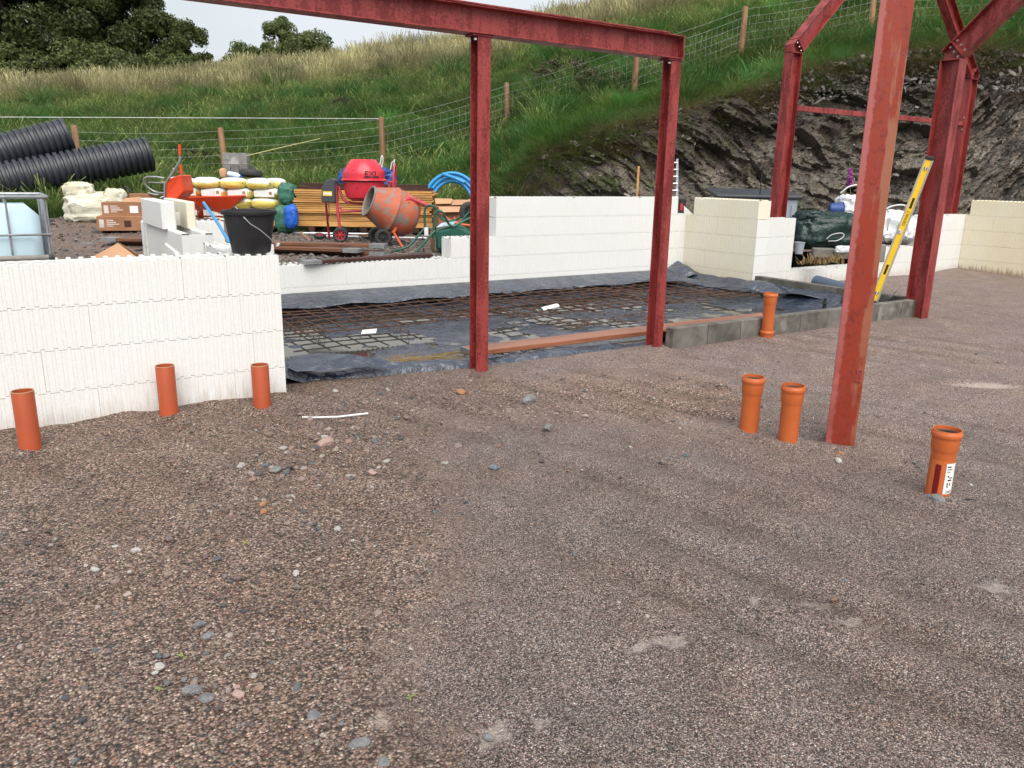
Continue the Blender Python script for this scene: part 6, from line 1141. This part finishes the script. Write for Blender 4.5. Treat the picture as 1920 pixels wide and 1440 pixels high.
# behind the walls on the right
y = Yd('storage_box', 'blue-grey plastic storage box with a charcoal lid below the rock', 'storage box', 1420, 410, .45, t=13.4); g = y.g; xl, xr = g(1345, 400)[0], g(1495, 400)[0]; zt = g(1420, 372)[2]; zb = -.42; L = xr - xl
bd = MB().box(((xl + xr) / 2, .4, (zt + zb) / 2), (L, .75, zt - zb)).build('body', MAT['store_grey'], y.t, bevel=.02); MB().prism([(xl - .04, -.03, zt), (xr + .05, -.03, zt), (xr + .05, .9, zt + .1), (xl - .04, .9, zt + .1)], (0, 0, .05)).build('lid', MAT['store_lid'], y.t, bevel=.015); MB().box(((xl + xr) / 2 + .02, .02, zt - .02), (.012, .03, 1.0)).build('door_gap', MAT['ink'], bd) ; MB().box(((xl + xr) / 2 + .05, -.0, zt - .06), (.03, .03, .1)).build('latch', MAT['black'], y.t)
for x_ in np.linspace(xl + .08, xr - .08, 7): MB().box((x_, .02, (zt + zb) / 2 - .05), (.05, .03, (zt - zb) * .85)).build('rib', MAT['store_grey'], bd)
y = Yd('tarpaulin_heap', 'large dark green tarpaulin heap behind the low gap in the wall', 'tarpaulin', 1556, 472, .42); blob((.0, .45, .27), (1.0, .8, .60), 41, .17, 70, 40, .55, 2.2, 1.1).build('heap', MAT['green_dark_tarp'], y.t, 70); b = blob((-.2, .4, .40), (.5, .6, .40), 42, .2, 50, 30, .6, 2.4, 1.1); b.build('folded_top', MAT['green_dark_tarp'], y.t, 70)
y.path(curve([(1550, 448, -.02), (1560, 440, -.02), (1578, 437, -.03), (1582, 443, -.02), (1570, 451, -.02), (1553, 452, -.02)]), .006, 'strap', 'cord_loop', 6)
q = Yd('rag_strip', 'yellow and white rag lying on the green tarpaulin', 'rag', 1562, 414, .9, t=12.6); b = MB(); b.add([q.g(1546, 406), q.g(1556, 406), q.g(1568, 414), q.g(1562, 418)], [(0, 1, 2, 3)]); b.build('yellow_end', MAT['label_yellow'], q.t); MB().add([q.g(1562, 412, -.01), q.g(1582, 423, -.01), q.g(1580, 427, -.01), q.g(1564, 420, -.01)], [(0, 1, 2, 3)]).build('white_end', MAT['paper'], q.t)
q = Yd('blue_tub', 'dark blue plastic tub tipped on the tarpaulin heap', 'tub', 1565, 403, .95, t=13.3); MB().lathe([(0, 0), (.09, 0), (.115, .2), (.12, .2), (.125, .215), (.11, .215), (.1, .02)], (-.1, 0, .09), (1, -.12, .05), 20).build('shell', MAT['blue_tarp'], q.t, 40)
for px, py, t_, dm, sd, lb in ((1592, 402, 13.4, (.42, .4, .36), 51, 'white woven bag left of the thick column'), (1668, 440, 13.6, (.5, .5, .52), 52, 'large white woven bag between thick column and level'), (1700, 446, 13.4, (.34, .4, .36), 53, 'smaller white bag touching the portal leg')):
    q = Yd('rubble_bag', lb, 'bag', px, py, .6, t=t_); blob((0, 0, .14), dm, sd, .2, 44, 26, .6, 2.4, 1.1).build('bag', MAT['white_bag'], q.t, 70)
    if sd != 53: q.path(curve([(px - 16, py - 40, -.1), (px, py - 52, -.12), (px + 22, py - 56, -.1), (px + 34, py - 50, -.05), (px + 20, py - 38, 0)]), .013, 'strap', 'loop_handle', 6)
q = Yd('plant_pot', 'small pale blue-grey plastic tub beside the tarpaulin', 'tub', 1497, 476, .42); MB().lathe([(0, 0), (.058, 0), (.075, .16), (.08, .16), (.08, .175), (.07, .175), (.055, .02)], n=20).build('shell', MAT['store_grey'], q.t, 40)
q = Yd('stone_slab', 'brown block of stone in front of the green tarpaulin', 'stone', 1545, 483, .42, rot=-.2); MB().box((0, .1, .06), (.30, .2, .13)).build('slab', MAT['concrete'], q.t, bevel=.012)
q = Yd('bowl_of_rubble', 'grey bowl with a white rag on it beside the thick column', 'bowl', 1578, 484, .42); MB().lathe([(0, 0), (.09, 0), (.13, .09), (.135, .09), (.12, .08), (0, .06)], n=22).build('bowl', MAT['cement'], q.t, 40); blob((0, 0, .12), (.22, .16, .11), 61, .25, 26, 16, .7, 2.4, 1).build('rag', MAT['white_bag'], q.t, 70)
q = Yd('concrete_block', 'small dark block behind the wall, right of the thick column', 'block', 1650, 492, .42); MB().box((0, .1, .12), (.12, .2, .24)).build('block', MAT['block'], q.t, bevel=.01)
b = MB()
for i in range(120): c = on(random.uniform(1496, 1585), random.uniform(484, 497), 'z', .43); a = random.uniform(0, 6.28); L = random.uniform(.04, .14); b.tube([c, c + np.array([math.cos(a) * L * .5, math.sin(a) * L * .5, L * .6])], .003, 3)
tag(b.build('dead_grass', MAT['straw']), 'dry dead grass on the soil behind the low gap', None, kind='stuff')
q = Yd('ladder', 'aluminium ladder leaning on the rock behind the second post', 'ladder', 1254, 375, .5, t=13.2)
for px in (1240, 1270): q.path([(px - 1, 420, -.1), (px, 298, .35)], .02, 'alu', 'stile', 4, sm=None)
for i in range(9): q.path([(1240, 305 + i * 13, .3 - i * .045), (1270, 305 + i * 13, .3 - i * .045)], .012, 'alu', 'rung', 6)
q = Yd('timber_stake', 'thin timber stake standing behind the white back wall', 'stake', 1193, 392, .5, t=12.4); MB().box((0, 0, .2), (.032, .025, .9)).build('stake', MAT['wood_pale'], q.t)
q = Yd('tool_case', 'small black and red tool case behind the wall corner', 'tool case', 1278, 400, .7, t=12.5); MB().box((0, 0, .1), (.10, .1, .26)).build('case', MAT['black'], q.t, bevel=.01); MB().box((-.02, -.052, .1), (.04, .008, .1)).build('red_panel', MAT['red_paint'], q.t)
q = Yd('white_offcut', 'white triangular foam offcut behind the wall corner', 'foam offcut', 1290, 402, .8, t=12.2); MB().prism([q.g(1283, 386), q.g(1300, 402), q.g(1283, 402)], (0, .04, 0)).build('piece', MAT['foam'], q.t)
# lettering marks on the loose upper foam block and the foxglove in the rock
y = Yd('foxglove', 'single purple foxglove in flower against the rock', 'foxglove', 1595, 392, .9, t=15.0); y.path([(1595, 400, 0), (1594, 350, 0), (1593, 305, .02)], .010, 'stem', 'stem', 6); b = MB()
for i in range(34): s = i / 34; c = y.g(1594 + random.gauss(0, 1.6) * (1.2 - s), 348 - s * 34, random.gauss(-.02, .02)); d = np.array([random.gauss(0, 1), random.gauss(-.6, .6), -.6]); b.lathe([(.008, 0), (.016 * (1.2 - .6 * s), .02), (.022 * (1.2 - .7 * s), .045)], c, d, 6)
b.build('flowers', MAT['purple'], y.t, 60); b = MB()
for i in range(14): a = random.uniform(0, 6.28); d = np.array([math.cos(a), math.sin(a), .5]) * .16; s_ = np.array([-math.sin(a), math.cos(a), 0]) * .04; c = y.g(1595, 392); b.add([c, c + d * .5 + s_, c + d, c + d * .5 - s_], [(0, 1, 2, 3)])
b.build('leaves', MAT['stem'], y.t)
print('scene built')
